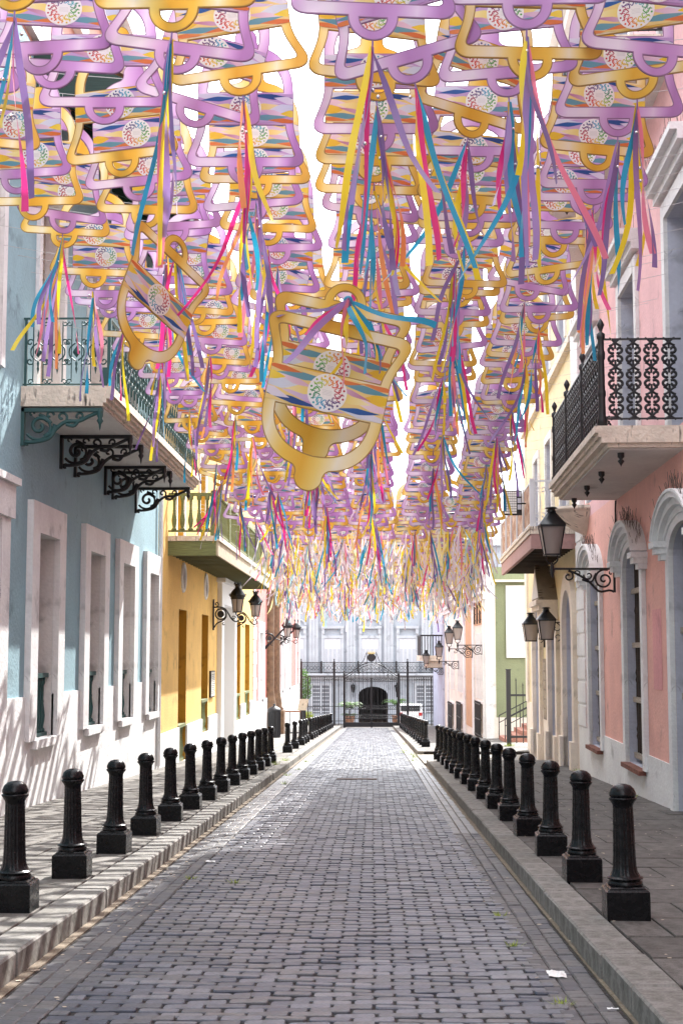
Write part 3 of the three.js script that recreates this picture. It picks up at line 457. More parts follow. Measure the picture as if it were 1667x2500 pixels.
  stoneBalcony(F, 19.75, 26.7, 4.84, 1.24);
  stoneBalcony(F, 19.8, 31.5, 10.55, 1.24);
  F.put('cornice', F.mould(-14, 33.2, [[15.5, 15.8, 0.12], [15.8, 16.1, 0.3], [16.1, 16.4, 0.5]]), M.trim);
  F.put('round_balcony', [lathe([[0, -0.62], [0.25, -0.5], [0.55, -0.3], [0.72, -0.14], [0.72, -0.1], [0.8, -0.08], [0.8, 0], [0, 0]], 24).translate(F.L(31.3), 4.84 - F.base, 0)], M.weather);
  F.put('cable', tube([F.at(26.9, 3.42, 0.03), F.at(26.6, 3.9, 0.02), F.at(26.55, 4.4, 0.02), F.at(26.5, 4.5, 0.02)], 0.016, 8, 5), M.black);
}

// ------------------------------------------------------------------ right: pale yellow house
{
  const F = new Facade('townhouse', 'pale yellow townhouse with arched doorways, pointed niche and rusty balcony over dark joists', 1, xr(41) + 0.03, 41, KR, gy(41));
  const doors = [{ d0: 33.95, d1: 36.0, y0: -1.15, y1: 2.35, rise: 0.85 }, { d0: 38.0, d1: 40.0, y0: -1.25, y1: 2.1, rise: 0 }, { d0: 43.0, d1: 45.2, y0: -1.45, y1: 2.45, rise: 0.85 }];
  const up = [[35, 36.6], [39, 40.6], [43, 44.6]].map(([a, c]) => ({ d0: a, d1: c, y0: 4.65, y1: 7.6 })), tp = up.map((h) => ({ ...h, y0: 9.5, y1: 12.2 }));
  F.wall(33.22, 48.7, -3.2, 14.2, [...doors, ...up, ...tp], M.pale, M.greyBlue, 0.5);
  F.put('side_wall', [F.b(48.5, 48.7, -3.2, 14.2, -9, -0.502), F.b(33.22, 48.7, 14.2, 14.4, -9, 0.4), F.b(33.3, 33.5, -3.2, 14.2, -9, -0.502)], M.cream);
  const dd = []; let c0 = 33.22; doors.forEach((h) => { dd.push(F.b(c0, h.d0, -3.2, 0.05, 0, 0.03)); c0 = h.d1; }); dd.push(F.b(c0, 48.7, -3.2, 0.05, 0, 0.03));
  for (const q of dd) F.put('dado', q, M.cream);
  F.put('corner_strip', F.b(47.9, 48.72, 0.05, 9, 0, 0.06), M.cream);
  doors.forEach((h, i) => {
    const w = F.put('doorway', F.ring(h, 0.42, 0.002, 0.12), M.cream);
    for (const e of [h.d0 - 0.46, h.d1]) F.put('plinth_block', F.b(e, e + 0.46, -3, h.y0 + 0.75, 0.031, 0.2), M.cream, w);
    F.put('leaf_panel', [F.b(h.d0, h.d1, h.y0, h.y1 + (h.rise ? 0.86 : 0), -0.47, -0.43), ...[0, 1].flatMap((k) => [0, 1, 2].map((j) => F.b(h.d0 + 0.14 + k * 0.95, h.d0 + 0.88 + k * 0.95, h.y0 + 0.2 + j * 1.1, h.y0 + 1.15 + j * 1.1, -0.43, -0.41)))], M.greyBlue, w);
  });
  const tri = new THREE.ExtrudeGeometry(new THREE.Shape([V2(-1.15, 0), V2(1.15, 0), V2(0, 0.98)]), { depth: 0.5, bevelEnabled: false }).translate(F.L(39.2), 3.08 - F.base, 0);
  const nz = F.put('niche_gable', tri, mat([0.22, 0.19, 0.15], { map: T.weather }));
  F.put('gable_face', new THREE.ExtrudeGeometry(new THREE.Shape([V2(-0.95, 0.07), V2(0.95, 0.07), V2(0, 0.88)]), { depth: 0.01, bevelEnabled: false }).translate(F.L(39.2), 3.08 - F.base, 0.5), M.reveal, nz);
  F.put('gable_shelf', F.mould(38.0, 40.45, [[2.94, 3.08, 0.58], [2.82, 2.94, 0.5], [2.7, 2.82, 0.36], [2.56, 2.7, 0.2]]), M.cream, nz);
  const pl = F.put('plaque', F.b(41.2, 42.2, -0.25, 1.5, 0.002, 0.05), mat([0.30, 0.25, 0.2], { map: T.stone }));
  for (let k = 0; k < 6; k++) F.put('name_strip', F.b(41.28, 42.12, -0.18 + k * 0.27, 0.04 + k * 0.27, 0.05, 0.062), mat([0.42, 0.36, 0.28], { map: T.stone }), pl);
  [...up, ...tp].forEach((h) => { const w = F.put('balcony_door', F.ring(h, 0.2, 0, 0.06), M.trim); F.put('leaf_panel', F.b(h.d0, h.d1, h.y0, h.y1, -0.42, -0.38), M.wood, w); });
  F.put('cornice', F.mould(33.2, 48.8, [[12.7, 12.9, 0.12], [13.3, 13.6, 0.25], [13.6, 13.9, 0.45], [13.9, 14.2, 0.6], [9.0, 9.2, 0.15]]), M.weather);
  // rusty balcony
  const b0 = 33.3, b1 = 44.8, P = 1.1, yT = 4.62;
  const bal = F.put('balcony', [F.b(b0, b1, yT - 0.17, yT, 0, P), F.b(b0 - 0.02, b1, yT - 0.06, yT + 0.005, 0, P + 0.03)], M.weather);
  F.put('beam', [F.b(b0 + 0.02, b1, yT - 0.52, yT - 0.172, P - 0.12, P - 0.03), F.b(b0 + 0.02, b0 + 0.12, yT - 0.52, yT - 0.172, 0, P - 0.121)], M.mauve, bal);
  for (let k = 0; k < 20; k++) F.put('joist', F.b(b0 + 0.42 + k * 0.57, b0 + 0.56 + k * 0.57, yT - 0.48, yT - 0.2, 0, P - 0.125), M.joist, bal);
  F.put('deck', F.b(b0 + 0.13, b1, yT - 0.199, yT - 0.172, 0, P - 0.125), M.joist, bal);
  const rl = F.put('railing', [F.b(b0, b1, yT + 1.06, yT + 1.1, P - 0.08, P - 0.04), F.b(b0, b1, yT + 0.1, yT + 0.13, P - 0.07, P - 0.05), F.b(b0 + 0.01, b0 + 0.05, yT + 1.06, yT + 1.1, 0, P - 0.08), F.b(b0 + 0.01, b0 + 0.05, yT + 0.1, yT + 0.13, 0, P - 0.08)], M.shutter);
  for (const k of [0, 1, 2, 3, 4, 5]) F.put('post', F.b(b0 + k * 2.28, b0 + 0.1 + k * 2.28, yT, yT + 1.14, P - 0.11, P - 0.01), M.shutter, rl);
  for (let k = 0; k < 23; k++) F.put('infill_panel', [F.b(b0 + 0.12 + k * 0.497, b0 + 0.57 + k * 0.497, yT + 0.13, yT + 1.06, P - 0.066, P - 0.054)], M.rust, rl);
  for (let k = 0; k < 3; k++) share('scroll_panel', merge([rod(V(-0.14, 0.1, 0), V(-0.14, 1.06, 0), 0.012, 5), rod(V(0.14, 0.1, 0), V(0.14, 1.06, 0), 0.012, 5), rod(V(0, 0.42, 0), V(0, 0.72, 0), 0.01, 5), ...[-1, 1].flatMap((s) => [tube(spiral(s * 0.065, 0.26, 0.07, 0.015, s > 0 ? 2 : 1.1, s > 0 ? -4 : 7, 14), 0.012, 18, 5), tube(spiral(s * 0.065, 0.9, 0.07, 0.015, s > 0 ? -2 : -1.1, s > 0 ? 4 : -7, 14), 0.012, 18, 5)])]), M.shutter, rl, [F.L(b0 + 0.03), yT - F.base, 0.2 + k * 0.32], [0, Math.PI / 2, 0]);
}
{ // flood lamp fixed on the rusty balcony
  const g = tag(grp('floodlight', [3.47, 5.05, -35], 0), 'square LED floodlight hung outside the rusty balcony rail', 'floodlight');
  mesh('housing', [B(-0.23, 0.23, 0, 0.62, -0.06, 0)], M.dark, g);
  for (let i = 0; i < 6; i++) for (let j = 0; j < 9; j++) mesh('lens', B(-0.2 + i * 0.05, -0.155 + i * 0.05, 0.04 + j * 0.062, 0.09 + j * 0.062, 0, 0.012), M.paper, g);
  for (let j = 0; j < 3; j++) mesh('driver_box', B(0.12, 0.21, 0.14 + j * 0.16, 0.26 + j * 0.16, 0, 0.04), M.greyBlue, g);
  mesh('bracket', [rod(V(0.2, 0.3, -0.06), V(0.35, 0.3, -0.1), 0.02, 6)], M.iron, g);
}

// ------------------------------------------------------------------ right: side lane, green gable wall, gate and steps; cream house
{
  const k = -0.0175, x0 = 5.2, F = new Facade('townhouse', 'cream townhouse with black basement grilles and peach panels beyond the side lane', 1, 5.2 + k * 15, 80, k, gy(80));
  const lows = [[66.6, 69.6], [78.2, 81.4], [84.8, 88.2]].map(([a, c], i) => ({ d0: a, d1: c, y0: gy((a + c) / 2) + 0.25, y1: gy((a + c) / 2) + 1.72 }));
  F.wall(65, 103, -6, 4.9, lows, M.cream, M.cream, 0.4);
  F.put('peach_panel', [F.b(72.2, 76.4, -2.1, 4.1, 0, 0.02), F.b(66.3, 71, 3.0, 4.1, 0, 0.02)], M.peach);
  for (const q of [F.b(64.95, 66.1, -6, 5.9, -0.3, 0.06), F.b(71.0, 72.0, -6, 4.1, 0, 0.08), F.b(76.6, 77.4, -6, 4.1, 0, 0.08), F.b(89, 89.8, -6, 4.1, 0, 0.08), ...[67, 67.7, 68.4, 69.1, 69.8, 78.6, 79.5, 80.4, 81.3, 84.8, 85.8, 86.8].map((d) => F.b(d, d + 0.25, -0.5, 2.6, 0, 0.05))]) F.put('pilaster', q, M.white);
  F.put('end_wall', F.b(93, 103, -6, 4.1, 0.002, 0.15), M.lav);
  F.put('cornice', F.mould(64.9, 103, [[4.1, 4.35, 0.15], [4.35, 4.65, 0.3], [4.65, 4.9, 0.45]]), M.trim);
  F.put('roof', F.b(65, 103, 4.9, 5.0, -8, 0), M.cream);
  lows.forEach((h) => { const w = F.put('basement_window', F.ring(h, 0.12, 0, 0.05), M.trim); F.put('grille', [...barRow(F, h.d0 + 0.06, h.d1 - 0.06, h.y0 - 0.1, h.y1 + 0.1, 0.16, 0.16, 0.022), ...[0.0, 0.5, 0.98].map((t) => F.b(h.d0 - 0.05, h.d1 + 0.05, h.y0 + (h.y1 - h.y0) * t, h.y0 + (h.y1 - h.y0) * t + 0.05, 0.13, 0.19))], M.iron, w); F.put('pane', F.b(h.d0, h.d1, h.y0, h.y1, -0.3, -0.28), M.dark, w); });
  for (const d of [67, 68.4, 69.8]) F.put('bar_guard', [rod(F.at(d, 3.05, 0.12), F.at(d, 4.0, 0.12), 0.04, 5), ...[3.2, 3.5, 3.8].map((y) => F.b(d - 0.2, d + 0.2, y, y + 0.05, 0.08, 0.14))], M.iron);
  const far = F.put('balcony', [F.b(93, 97.5, 1.15, 1.5, 0.15, 1.6), F.b(93.3, 97.2, 0.7, 1.15, 0.15, 1.1)], M.weather);
  F.put('railing', [F.b(93, 97.5, 2.75, 2.85, 1.5, 1.58), ...barRow(F, 93.1, 97.4, 1.5, 2.8, 1.54, 0.2, 0.025), ...Array.from({ length: 8 }, (_, q) => rod(F.at(93.05, 1.5, 0.2 + q * 0.18), F.at(93.05, 2.8, 0.2 + q * 0.18), 0.03, 5)), F.b(93, 93.1, 2.75, 2.85, 0.1, 1.58)], M.iron, far);
  const gw = tag(mesh('gable_wall', [B(5.3, 14, -2.0, 5.6, -65.9, -65.4)], M.greenWall), 'green gable wall facing up the street behind the iron gate', 'wall');
  mesh('corner_strip', [B(5.02, 5.34, -2.4, 5.9, -65.39, -65.2)], M.white, gw); mesh('base_band', [B(5.34, 14, -2.4, -1.25, -65.39, -65.3)], M.cream, gw);
  const c = document.createElement('canvas'); c.width = 128; c.height = 384; const q = c.getContext('2d'); q.fillStyle = '#dcdddc'; q.fillRect(0, 0, 128, 384); q.fillStyle = '#b5b7ba';
  for (const [y, w] of [[30, 60], [44, 80], [200, 50], [216, 40], [228, 60], [240, 90], [252, 100], [288, 84]]) for (let p = 30; p < 30 + w; p += 9) q.fillRect(p, y, 6, 5);
  const bt = new THREE.CanvasTexture(c); bt.colorSpace = THREE.SRGBColorSpace;
  const bn = tag(mesh('banner', new THREE.BoxGeometry(1.5, 3.3, 0.02, 8, 10, 1).translate(6.86, 3.1, -65.3), mat([1, 1, 1], { map: bt, roughness: 0.6 }), null, true), 'long white banner with faint print hanging on the green gable wall', 'banner');
  { const p = bn.geometry.attributes.position; for (let i = 0; i < p.count; i++) p.setZ(i, p.getZ(i) + 0.03 * Math.sin(p.getX(i) * 5 + p.getY(i) * 1.3)); bn.geometry.computeVertexNormals(); }
  const G = tag(grp('iron_gate', [5.02, gy(53) + 0.15, -53]), 'dark iron gate with spiked bars across the side lane', 'gate');
  mesh('post', [B(-0.08, 0.08, 0, 2.78, -0.08, 0.08), B(-0.1, 0.1, 2.78, 2.82, -0.1, 0.1)], M.iron, G);
  for (let i = 0; i < 9; i++) mesh('bar', [rod(V(0.28 + i * 0.25, 0.1, 0), V(0.28 + i * 0.25, 2.3 + (i % 2 ? -0.08 : 0.1), 0), 0.018, 6), lathe([[0, 0.12], [0.03, 0], [0.018, -0.02]], 6).translate(0.28 + i * 0.25, 2.3 + (i % 2 ? -0.08 : 0.1), 0)], M.iron, G);
  mesh('rail', [B(0.08, 2.4, 1.82, 1.9, -0.025, 0.025), B(0.08, 2.4, 0.3, 0.38, -0.025, 0.025)], M.iron, G);
  const st = tag(grp('brick_steps', [6.5, gy(60) + 0.15, -60]), 'red brick steps with black handrails rising behind the iron gate', 'steps');
  for (let i = 0; i < 7; i++) mesh('step', B(-1.1 + i * 0.32, 3, i * 0.17, i * 0.17 + 0.168, -1.5, 1.5), M.step, st);
  for (const z of [-1.4, 1.4]) mesh('handrail', [rod(V(-1.1, 1.0, z), V(1.6, 2.4, z), 0.025, 6), rod(V(-1.1, 0.7, z), V(1.6, 2.1, z), 0.02, 6), ...[-1.1, -0.2, 0.7, 1.6].map((x) => rod(V(x, 0, z), V(x, 1.0 + (x + 1.1) * 0.52, z), 0.022, 6))], M.iron, st);
}

// ------------------------------------------------------------------ palace at the end, its gate, car and plants
{
  const Z = -125, y0 = gy(125), g = tag(grp('palace', [0, y0, Z]), 'pale blue palace with white shutters and arched gateway closing the street', 'building');
  const yb = 4.3, xw = [-13, -9.8, -7.1, -3.9, -0.45, 3.0, 6.2, 9.4];
  const sh = new THREE.Shape([V2(-16, 0), V2(15, 0), V2(15, 16), V2(-16, 16)]), arch = [V2(-1.2, 0.02), V2(1.35, 0.02)];
  for (let i = 0; i <= 14; i++) { const t = Math.PI * i / 14; arch.push(V2(0.075 + 1.275 * Math.cos(t), 2.45 + 0.75 * Math.sin(t))); }
  sh.holes.push(new THREE.Path(arch));
  mesh('wall', new THREE.ExtrudeGeometry(sh, { depth: 0.6, bevelEnabled: false }).translate(0, 0, -0.6), M.palace, g);
  mesh('body', [B(-16, 15, 0, 16, -18, -16.4), B(-16, 15, 15.9, 16, -16.4, 0)], M.palace, g);
  mesh('gateway', [B(-1.35, -1.2, 0, 3.3, -16, -0.6), B(1.35, 1.5, 0, 3.3, -16, -0.6), B(-1.4, 1.5, 3.21, 3.4, -16, -0.6), B(-1.4, 1.5, -0.3, 0.0, -16, -0.6)], M.stoneBrown, g);
  mesh('door', B(-1.2, 1.35, 0, 3.21, -16.2, -16), M.wood, g);
  mesh('string_course', [B(-16, 15, yb - 0.45, yb - 0.1, 0, 0.3), B(-16, 15, yb - 0.1, yb + 0.05, 0, 0.9)], M.palaceTrim, g);
  mesh('cornice', [B(-16, 15, 11.2, 11.6, 0, 0.3), B(-16, 15, 11.6, 12.2, 0, 0.7), B(-16, 15, 15.5, 16.1, 0, 0.5)], M.palaceTrim, g);
  for (let i = 0; i < 9; i++) { const x = -14.9 + i * 3.27; mesh('pilaster', [B(x - 0.42, x + 0.42, yb + 0.05, 11.2, 0, 0.2), ...[-0.28, 0, 0.28].map((q) => B(x + q - 0.08, x + q + 0.08, yb + 0.4, 10.8, 0.2, 0.25))], M.palaceTrim, g); }
  for (let i = 0; i < 8; i++) {
    const x = -13.25 + i * 3.27, w = mesh('window', [B(x - 0.98, x - 0.74, yb, 8.5, 0, 0.12), B(x + 0.74, x + 0.98, yb, 8.5, 0, 0.12), B(x - 0.98, x + 0.98, 7.4, 7.65, 0, 0.14), B(x - 1.0, x + 1.0, 8.25, 8.5, 0, 0.3), B(x - 0.95, x - 0.7, 7.8, 8.25, 0.12, 0.24), B(x + 0.7, x + 0.95, 7.8, 8.25, 0.12, 0.24)], M.palaceTrim, g);
    mesh('shutter', [0, 1, 2, 3].map((k) => B(x - 0.73 + k * 0.367, x - 0.375 + k * 0.367, yb + 0.1, 7.38, 0.002, 0.06)), M.shutter, w);
    mesh('louver', [0, 1, 2, 3].flatMap((k) => Array.from({ length: 14 }, (_, j) => B(x - 0.68 + k * 0.367, x - 0.43 + k * 0.367, yb + 1.05 + j * 0.085, yb + 1.09 + j * 0.085, 0.06, 0.075))), M.palace, w);
    if (i % 2 === 0) mesh('arched_pediment', new THREE.TorusGeometry(0.9, 0.12, 6, 16, Math.PI).scale(1, 0.6, 1).translate(x, 8.55, 0.1), M.palaceTrim, w);
  }
  for (const x of [-7.9, -4.45, 4.6, 8]) { const w = mesh('lower_window', [B(x - 0.95, x - 0.7, 0.9, 3.5, 0, 0.1), B(x + 0.7, x + 0.95, 0.9, 3.5, 0, 0.1), B(x - 0.95, x + 0.95, 3.3, 3.5, 0, 0.11), B(x - 0.06, x + 0.06, 0.9, 3.3, 0, 0.09)], M.palaceTrim, g); mesh('pane', B(x - 0.7, x + 0.7, 0.9, 3.3, 0.002, 0.03), mat([0.16, 0.17, 0.19]), w); for (let j = 0; j < 7; j++) mesh('louver', B(x - 0.7, x + 0.7, 1.0 + j * 0.33, 1.08 + j * 0.33, 0.03, 0.05), M.palaceTrim, w); }
  for (let j = 0; j < 6; j++) mesh('joint_line', [B(-16, -1.6, 0.5 + j * 0.62, 0.53 + j * 0.62, 0, 0.008), B(1.8, 15, 0.5 + j * 0.62, 0.53 + j * 0.62, 0, 0.008)], M.palaceTrim, g);
  const o = []; for (let x = -15.9; x < 15; x += 0.3) { o.push(rod(V(x, yb + 0.1, 0.8), V(x, yb + 1.0, 0.8), 0.018, 4), new THREE.TorusGeometry(0.085, 0.017, 4, 12).scale(1, 1.9, 1).translate(x + 0.15, yb + 0.55, 0.8), new THREE.TorusGeometry(0.07, 0.016, 4, 10).translate(x + 0.15, yb + 0.85, 0.8), new THREE.TorusGeometry(0.07, 0.016, 4, 10).translate(x + 0.15, yb + 0.24, 0.8)); }
  mesh('railing', [...o, B(-16, 15, yb + 0.98, yb + 1.04, 0.75, 0.85), B(-16, 15, yb + 0.1, yb + 0.16, 0.77, 0.83), ...[-11.3, -7.7, -4.4, -1.2, 2.1, 5.3, 8.6].map((x) => B(x - 0.07, x + 0.07, yb, yb + 1.12, 0.72, 0.88))], M.iron, g);
  for (const x of [-1.65, 2.15]) { const w = tag(grp('wall_lantern', [x, y0 + 3.2, Z + 0.35]), x < 0 ? 'black wall lantern beside the palace arch above the fuller palm pot' : 'black wall lantern beside the palace arch above the parked car side', 'lantern', 'lanterns by the palace arch'); mesh('cap', lathe([[0.24, 0], [0.18, 0.12], [0.06, 0.22], [0.05, 0.34], [0, 0.4]], 8), M.iron, w); mesh('body', [lathe([[0.1, -0.5], [0.2, 0]], 6), rod(V(0, -0.5, 0), V(0, -0.9, -0.1), 0.04, 5), rod(V(0, -0.9, -0.1), V(0, -0.6, -0.34), 0.03, 5)], M.iron, w); }
  // gate across the street
  const G = tag(grp('palace_gate', [-0.05, gy(104), -104]), 'tall black wrought iron gate with crested arch in front of the palace', 'gate');
  const H = 3.72, lattice = (x0, x1, y) => { const r = []; for (let x = x0; x < x1 - 0.05; x += 0.17) r.push(new THREE.TorusGeometry(0.075, 0.014, 4, 10).translate(x + 0.085, y, 0)); return r; };
  const bars = (x0, x1, st, y1) => { const r = []; for (let x = x0; x <= x1 + 1e-6; x += st) r.push(rod(V(x, 0.1, 0), V(x, typeof y1 === 'function' ? y1(x) : y1, 0), 0.016, 4)); return r; };
  const top = (x) => 3.75 + 0.95 * Math.cos(Math.min(1, Math.abs(x) / 1.95) * Math.PI / 2) ** 1.4;
  for (const [a, c] of [[-1.9, -0.03], [0.03, 1.9]]) mesh('gate_leaf', [B(a, c, 0.05, 0.38, -0.03, 0.03), B(a, c, 0.62, 0.67, -0.02, 0.02), B(a, c, 0.92, 0.97, -0.02, 0.02), B(a, c, 1.3, 1.35, -0.02, 0.02), B(a, c, 1.55, 1.6, -0.02, 0.02), B(a, c, 3.3, 3.34, -0.02, 0.02), B(a, c, 3.55, 3.6, -0.02, 0.02), B(a - 0.03, a + 0.03, 0, 3.6, -0.03, 0.03), B(c - 0.03, c + 0.03, 0, 3.6, -0.03, 0.03), ...bars(a + 0.12, c - 0.05, 0.15, 3.55), ...lattice(a, c, 0.8), ...lattice(a, c, 1.45), ...lattice(a, c, 3.45)], M.iron, G);
  mesh('overthrow', [tube(Array.from({ length: 21 }, (_, i) => { const x = -1.95 + i * 0.195; return V(x, top(x), 0); }), 0.035, 40, 5), tube(Array.from({ length: 21 }, (_, i) => { const x = -1.95 + i * 0.195; return V(x, top(x) - 0.18, 0); }), 0.022, 40, 5), ...bars(-1.8, 1.8, 0.3, (x) => top(x)), ...Array.from({ length: 9 }, (_, i) => { const x = -1.2 + i * 0.3; return tube(spiral(x, top(x) - 0.45, 0.13, 0.03, 0, 7, 12), 0.018, 14, 4); }), ...[-1, 1].map((s) => tube([V(s * 1.1, top(1.1), 0), V(s * 0.6, top(0.6) + 0.25, 0), V(s * 0.33, 5.45, 0)], 0.022, 12, 4))], M.iron, G);
  mesh('crest', [B(-0.34, -0.3, 4.6, 5.35, -0.02, 0.02), B(0.3, 0.34, 4.6, 5.35, -0.02, 0.02), new THREE.CylinderGeometry(0.26, 0.26, 0.06, 20).rotateX(Math.PI / 2).translate(0, 5.05, 0), new THREE.TorusGeometry(0.27, 0.035, 6, 20).translate(0, 5.05, 0)], M.iron, G);
  mesh('crown', [0, 1, 2, 3, 4].map((i) => new THREE.ConeGeometry(0.07, 0.2, 5).translate(-0.22 + i * 0.11, 5.43, 0)).concat(B(-0.26, 0.26, 5.3, 5.36, -0.05, 0.05)), mat([0.45, 0.36, 0.16], { metalness: 0.6, roughness: 0.4 }), G);
  for (const [a, c] of [[-5.2, -1.98], [1.98, 4.75]]) mesh('side_panel', [B(a, c, 3.62, 3.68, -0.02, 0.02), B(a, c, 0.45, 0.5, -0.02, 0.02), B(a, c, 1.5, 1.54, -0.02, 0.02), ...bars(a + 0.1, c, 0.17, 3.64), ...lattice(a + 0.6, a + 1.7, 1.4), ...lattice(c - 1.6, c - 0.4, 3.45), ...[a + 0.6, a + 1.8, c - 0.4].map((x) => B(x - 0.035, x + 0.035, 0, 3.66, -0.035, 0.035))], M.iron, G);
  for (const x of [-5.1, -2.7, 2.62, -1.97, 1.97]) mesh('post', [B(x - 0.08, x + 0.08, 0, Math.abs(x) < 2 ? 3.9 : 4.75, -0.08, 0.08), lathe([[0.09, 0], [0.03, 0.06], [0.06, 0.14], [0, 0.24]], 8).translate(x, Math.abs(x) < 2 ? 3.9 : 4.75, 0)], M.iron, G);
  // parked car seen from behind
  const C = tag(grp('parked_car', [2.95, gy(112), -112.8]), 'white car parked behind the palace gate, seen from behind', 'car');
  const side = new THREE.Shape([V2(-2.1, 0.35), V2(2.1, 0.35), V2(2.15, 0.95), V2(1.1, 1.08), V2(0.5, 1.62), V2(-1.6, 1.68), V2(-2.05, 1.1), V2(-2.15, 0.9)]);
  mesh('body', new THREE.ExtrudeGeometry(side, { depth: 1.66, bevelEnabled: true, bevelSize: 0.08, bevelThickness: 0.08, bevelSegments: 3 }).translate(0, 0, -0.83).rotateY(Math.PI / 2), M.car, C);
  mesh('rear_window', new THREE.BoxGeometry(1.5, 0.48, 0.03).rotateX(-0.62).translate(0, 1.42, 2.0), M.gloss, C);
  mesh('bumper', B(-0.86, 0.86, 0.32, 0.55, 2.1, 2.3), M.car, C); mesh('number_plate', B(-0.25, 0.25, 0.72, 0.86, 2.2, 2.25), M.paper, C);
  for (const s of [-1, 1]) { mesh('tail_light', B(s * 0.62, s * 0.9, 0.85, 1.1, 2.15, 2.24), M.red, C); for (const z of [-1.3, 1.35]) { const w = mesh('wheel', new THREE.CylinderGeometry(0.33, 0.33, 0.22, 18).rotateZ(Math.PI / 2).translate(s * 0.84, 0.33, z), M.tyre, C); mesh('rim', new THREE.CylinderGeometry(0.2, 0.2, 0.23, 14).rotateZ(Math.PI / 2).translate(s * 0.845, 0.33, z), M.chrome, w); } }
  const frond = (n, len, up) => { const o = []; for (let i = 0; i < n; i++) { const a = rr(0, 6.28), l = len * rr(0.7, 1.1), u = up * rr(0.5, 1.2), P = []; const at = (t) => V(Math.cos(a) * l * t, u * (t * 1.7 - t * t * 1.5), Math.sin(a) * l * t); for (let k = 1; k < 12; k++) { const t = k / 12, c = at(t), w = 0.3 * Math.sin(Math.PI * Math.min(1, t + 0.1)) + 0.05; for (const s of [-1, 1]) { const e = c.clone().add(V(-Math.sin(a) * s * w + Math.cos(a) * 0.12, -0.1, Math.cos(a) * s * w + Math.sin(a) * 0.12)), q = at(t + 0.05); P.push(c.x, c.y, c.z, e.x, e.y, e.z, q.x, q.y, q.z); } } const g2 = new THREE.BufferGeometry(); g2.setAttribute('position', new THREE.Float32BufferAttribute(P, 3)); g2.computeVertexNormals(); o.push(g2); } return o; };
  for (const [x, d, n, s, l] of [[-1.75, 110, 34, 1.0, 'bushy potted palm in clay pot left of the palace arch'], [2.0, 116, 20, 1.25, 'wide palm with arching fronds between the palace arch and the white car']]) {
    const p = tag(grp('potted_palm', [x, gy(d), -d]), l, 'palm', 'palms before the palace');
    mesh('pot', lathe([[0, 0], [0.3, 0], [0.42, 0.7], [0.46, 0.72], [0.46, 0.8], [0.38, 0.8], [0.36, 0.7], [0, 0.68]], 16), M.clay, p);
    mesh('trunk', lathe([[0.09, 0.6], [0.07, s > 1.1 ? 1.5 : 0.9], [0.05, s > 1.1 ? 1.7 : 1.3]], 8), M.wood, p);
    const fr = mesh('fronds', [...frond(n, 1.15 * s, 1.0), ...(s < 1.1 ? frond(16, 0.7, 0.3).map((q) => q.translate(0, -0.5, 0)) : [])], M.leaf, p); fr.position.y = s > 1.1 ? 1.6 : 1.35;
  }
  const leaves = (n, rx, ry, rz) => { const P = []; for (let i = 0; i < n; i++) { const u = rr(-1, 1), a = rr(0, 6.28), r = Math.cbrt(rnd()), c = V(rx * r * Math.sqrt(1 - u * u) * Math.cos(a), ry * r * u, rz * r * Math.sqrt(1 - u * u) * Math.sin(a)); if (fbm(c.x * 1.6 + 9, c.y * 1.6, 3, c.z) < -0.12) continue; const t = V(rr(-1, 1), rr(-1, 1), rr(-1, 1)).normalize().multiplyScalar(0.14), s = V(rr(-1, 1), rr(-1, 1), rr(-1, 1)).cross(t).normalize().multiplyScalar(0.05); P.push(...c.toArray(), ...c.clone().add(t).add(s).toArray(), ...c.clone().add(t).sub(s).toArray()); } const g2 = new THREE.BufferGeometry(); g2.setAttribute('position', new THREE.Float32BufferAttribute(P, 3)); g2.computeVertexNormals(); return g2; };
  const t = tag(grp('leafy_tree', [-5.6, gy(112), -112]), 'green leafy tree behind the palace gate beside the coral house', 'tree'); mesh('trunk', tube([V(0, 0, 0), V(0.1, 1.2, 0), V(-0.05, 2.2, 0.1)], 0.09, 8, 8), M.wood, t); mesh('crown', leaves(2600, 0.9, 1.5, 0.9), M.leaf, t).position.y = 3.0;
  const s = tag(grp('shrub', [-5.0, gy(107), -107]), 'yellow green shrub low behind the palace gate under the tree', 'shrub'); mesh('foliage', leaves(1500, 0.7, 0.55, 0.6), M.leafY, s).position.y = 0.65; mesh('stem', rod(V(0, 0, 0), V(0, 0.6, 0), 0.03, 5), M.wood, s);
}

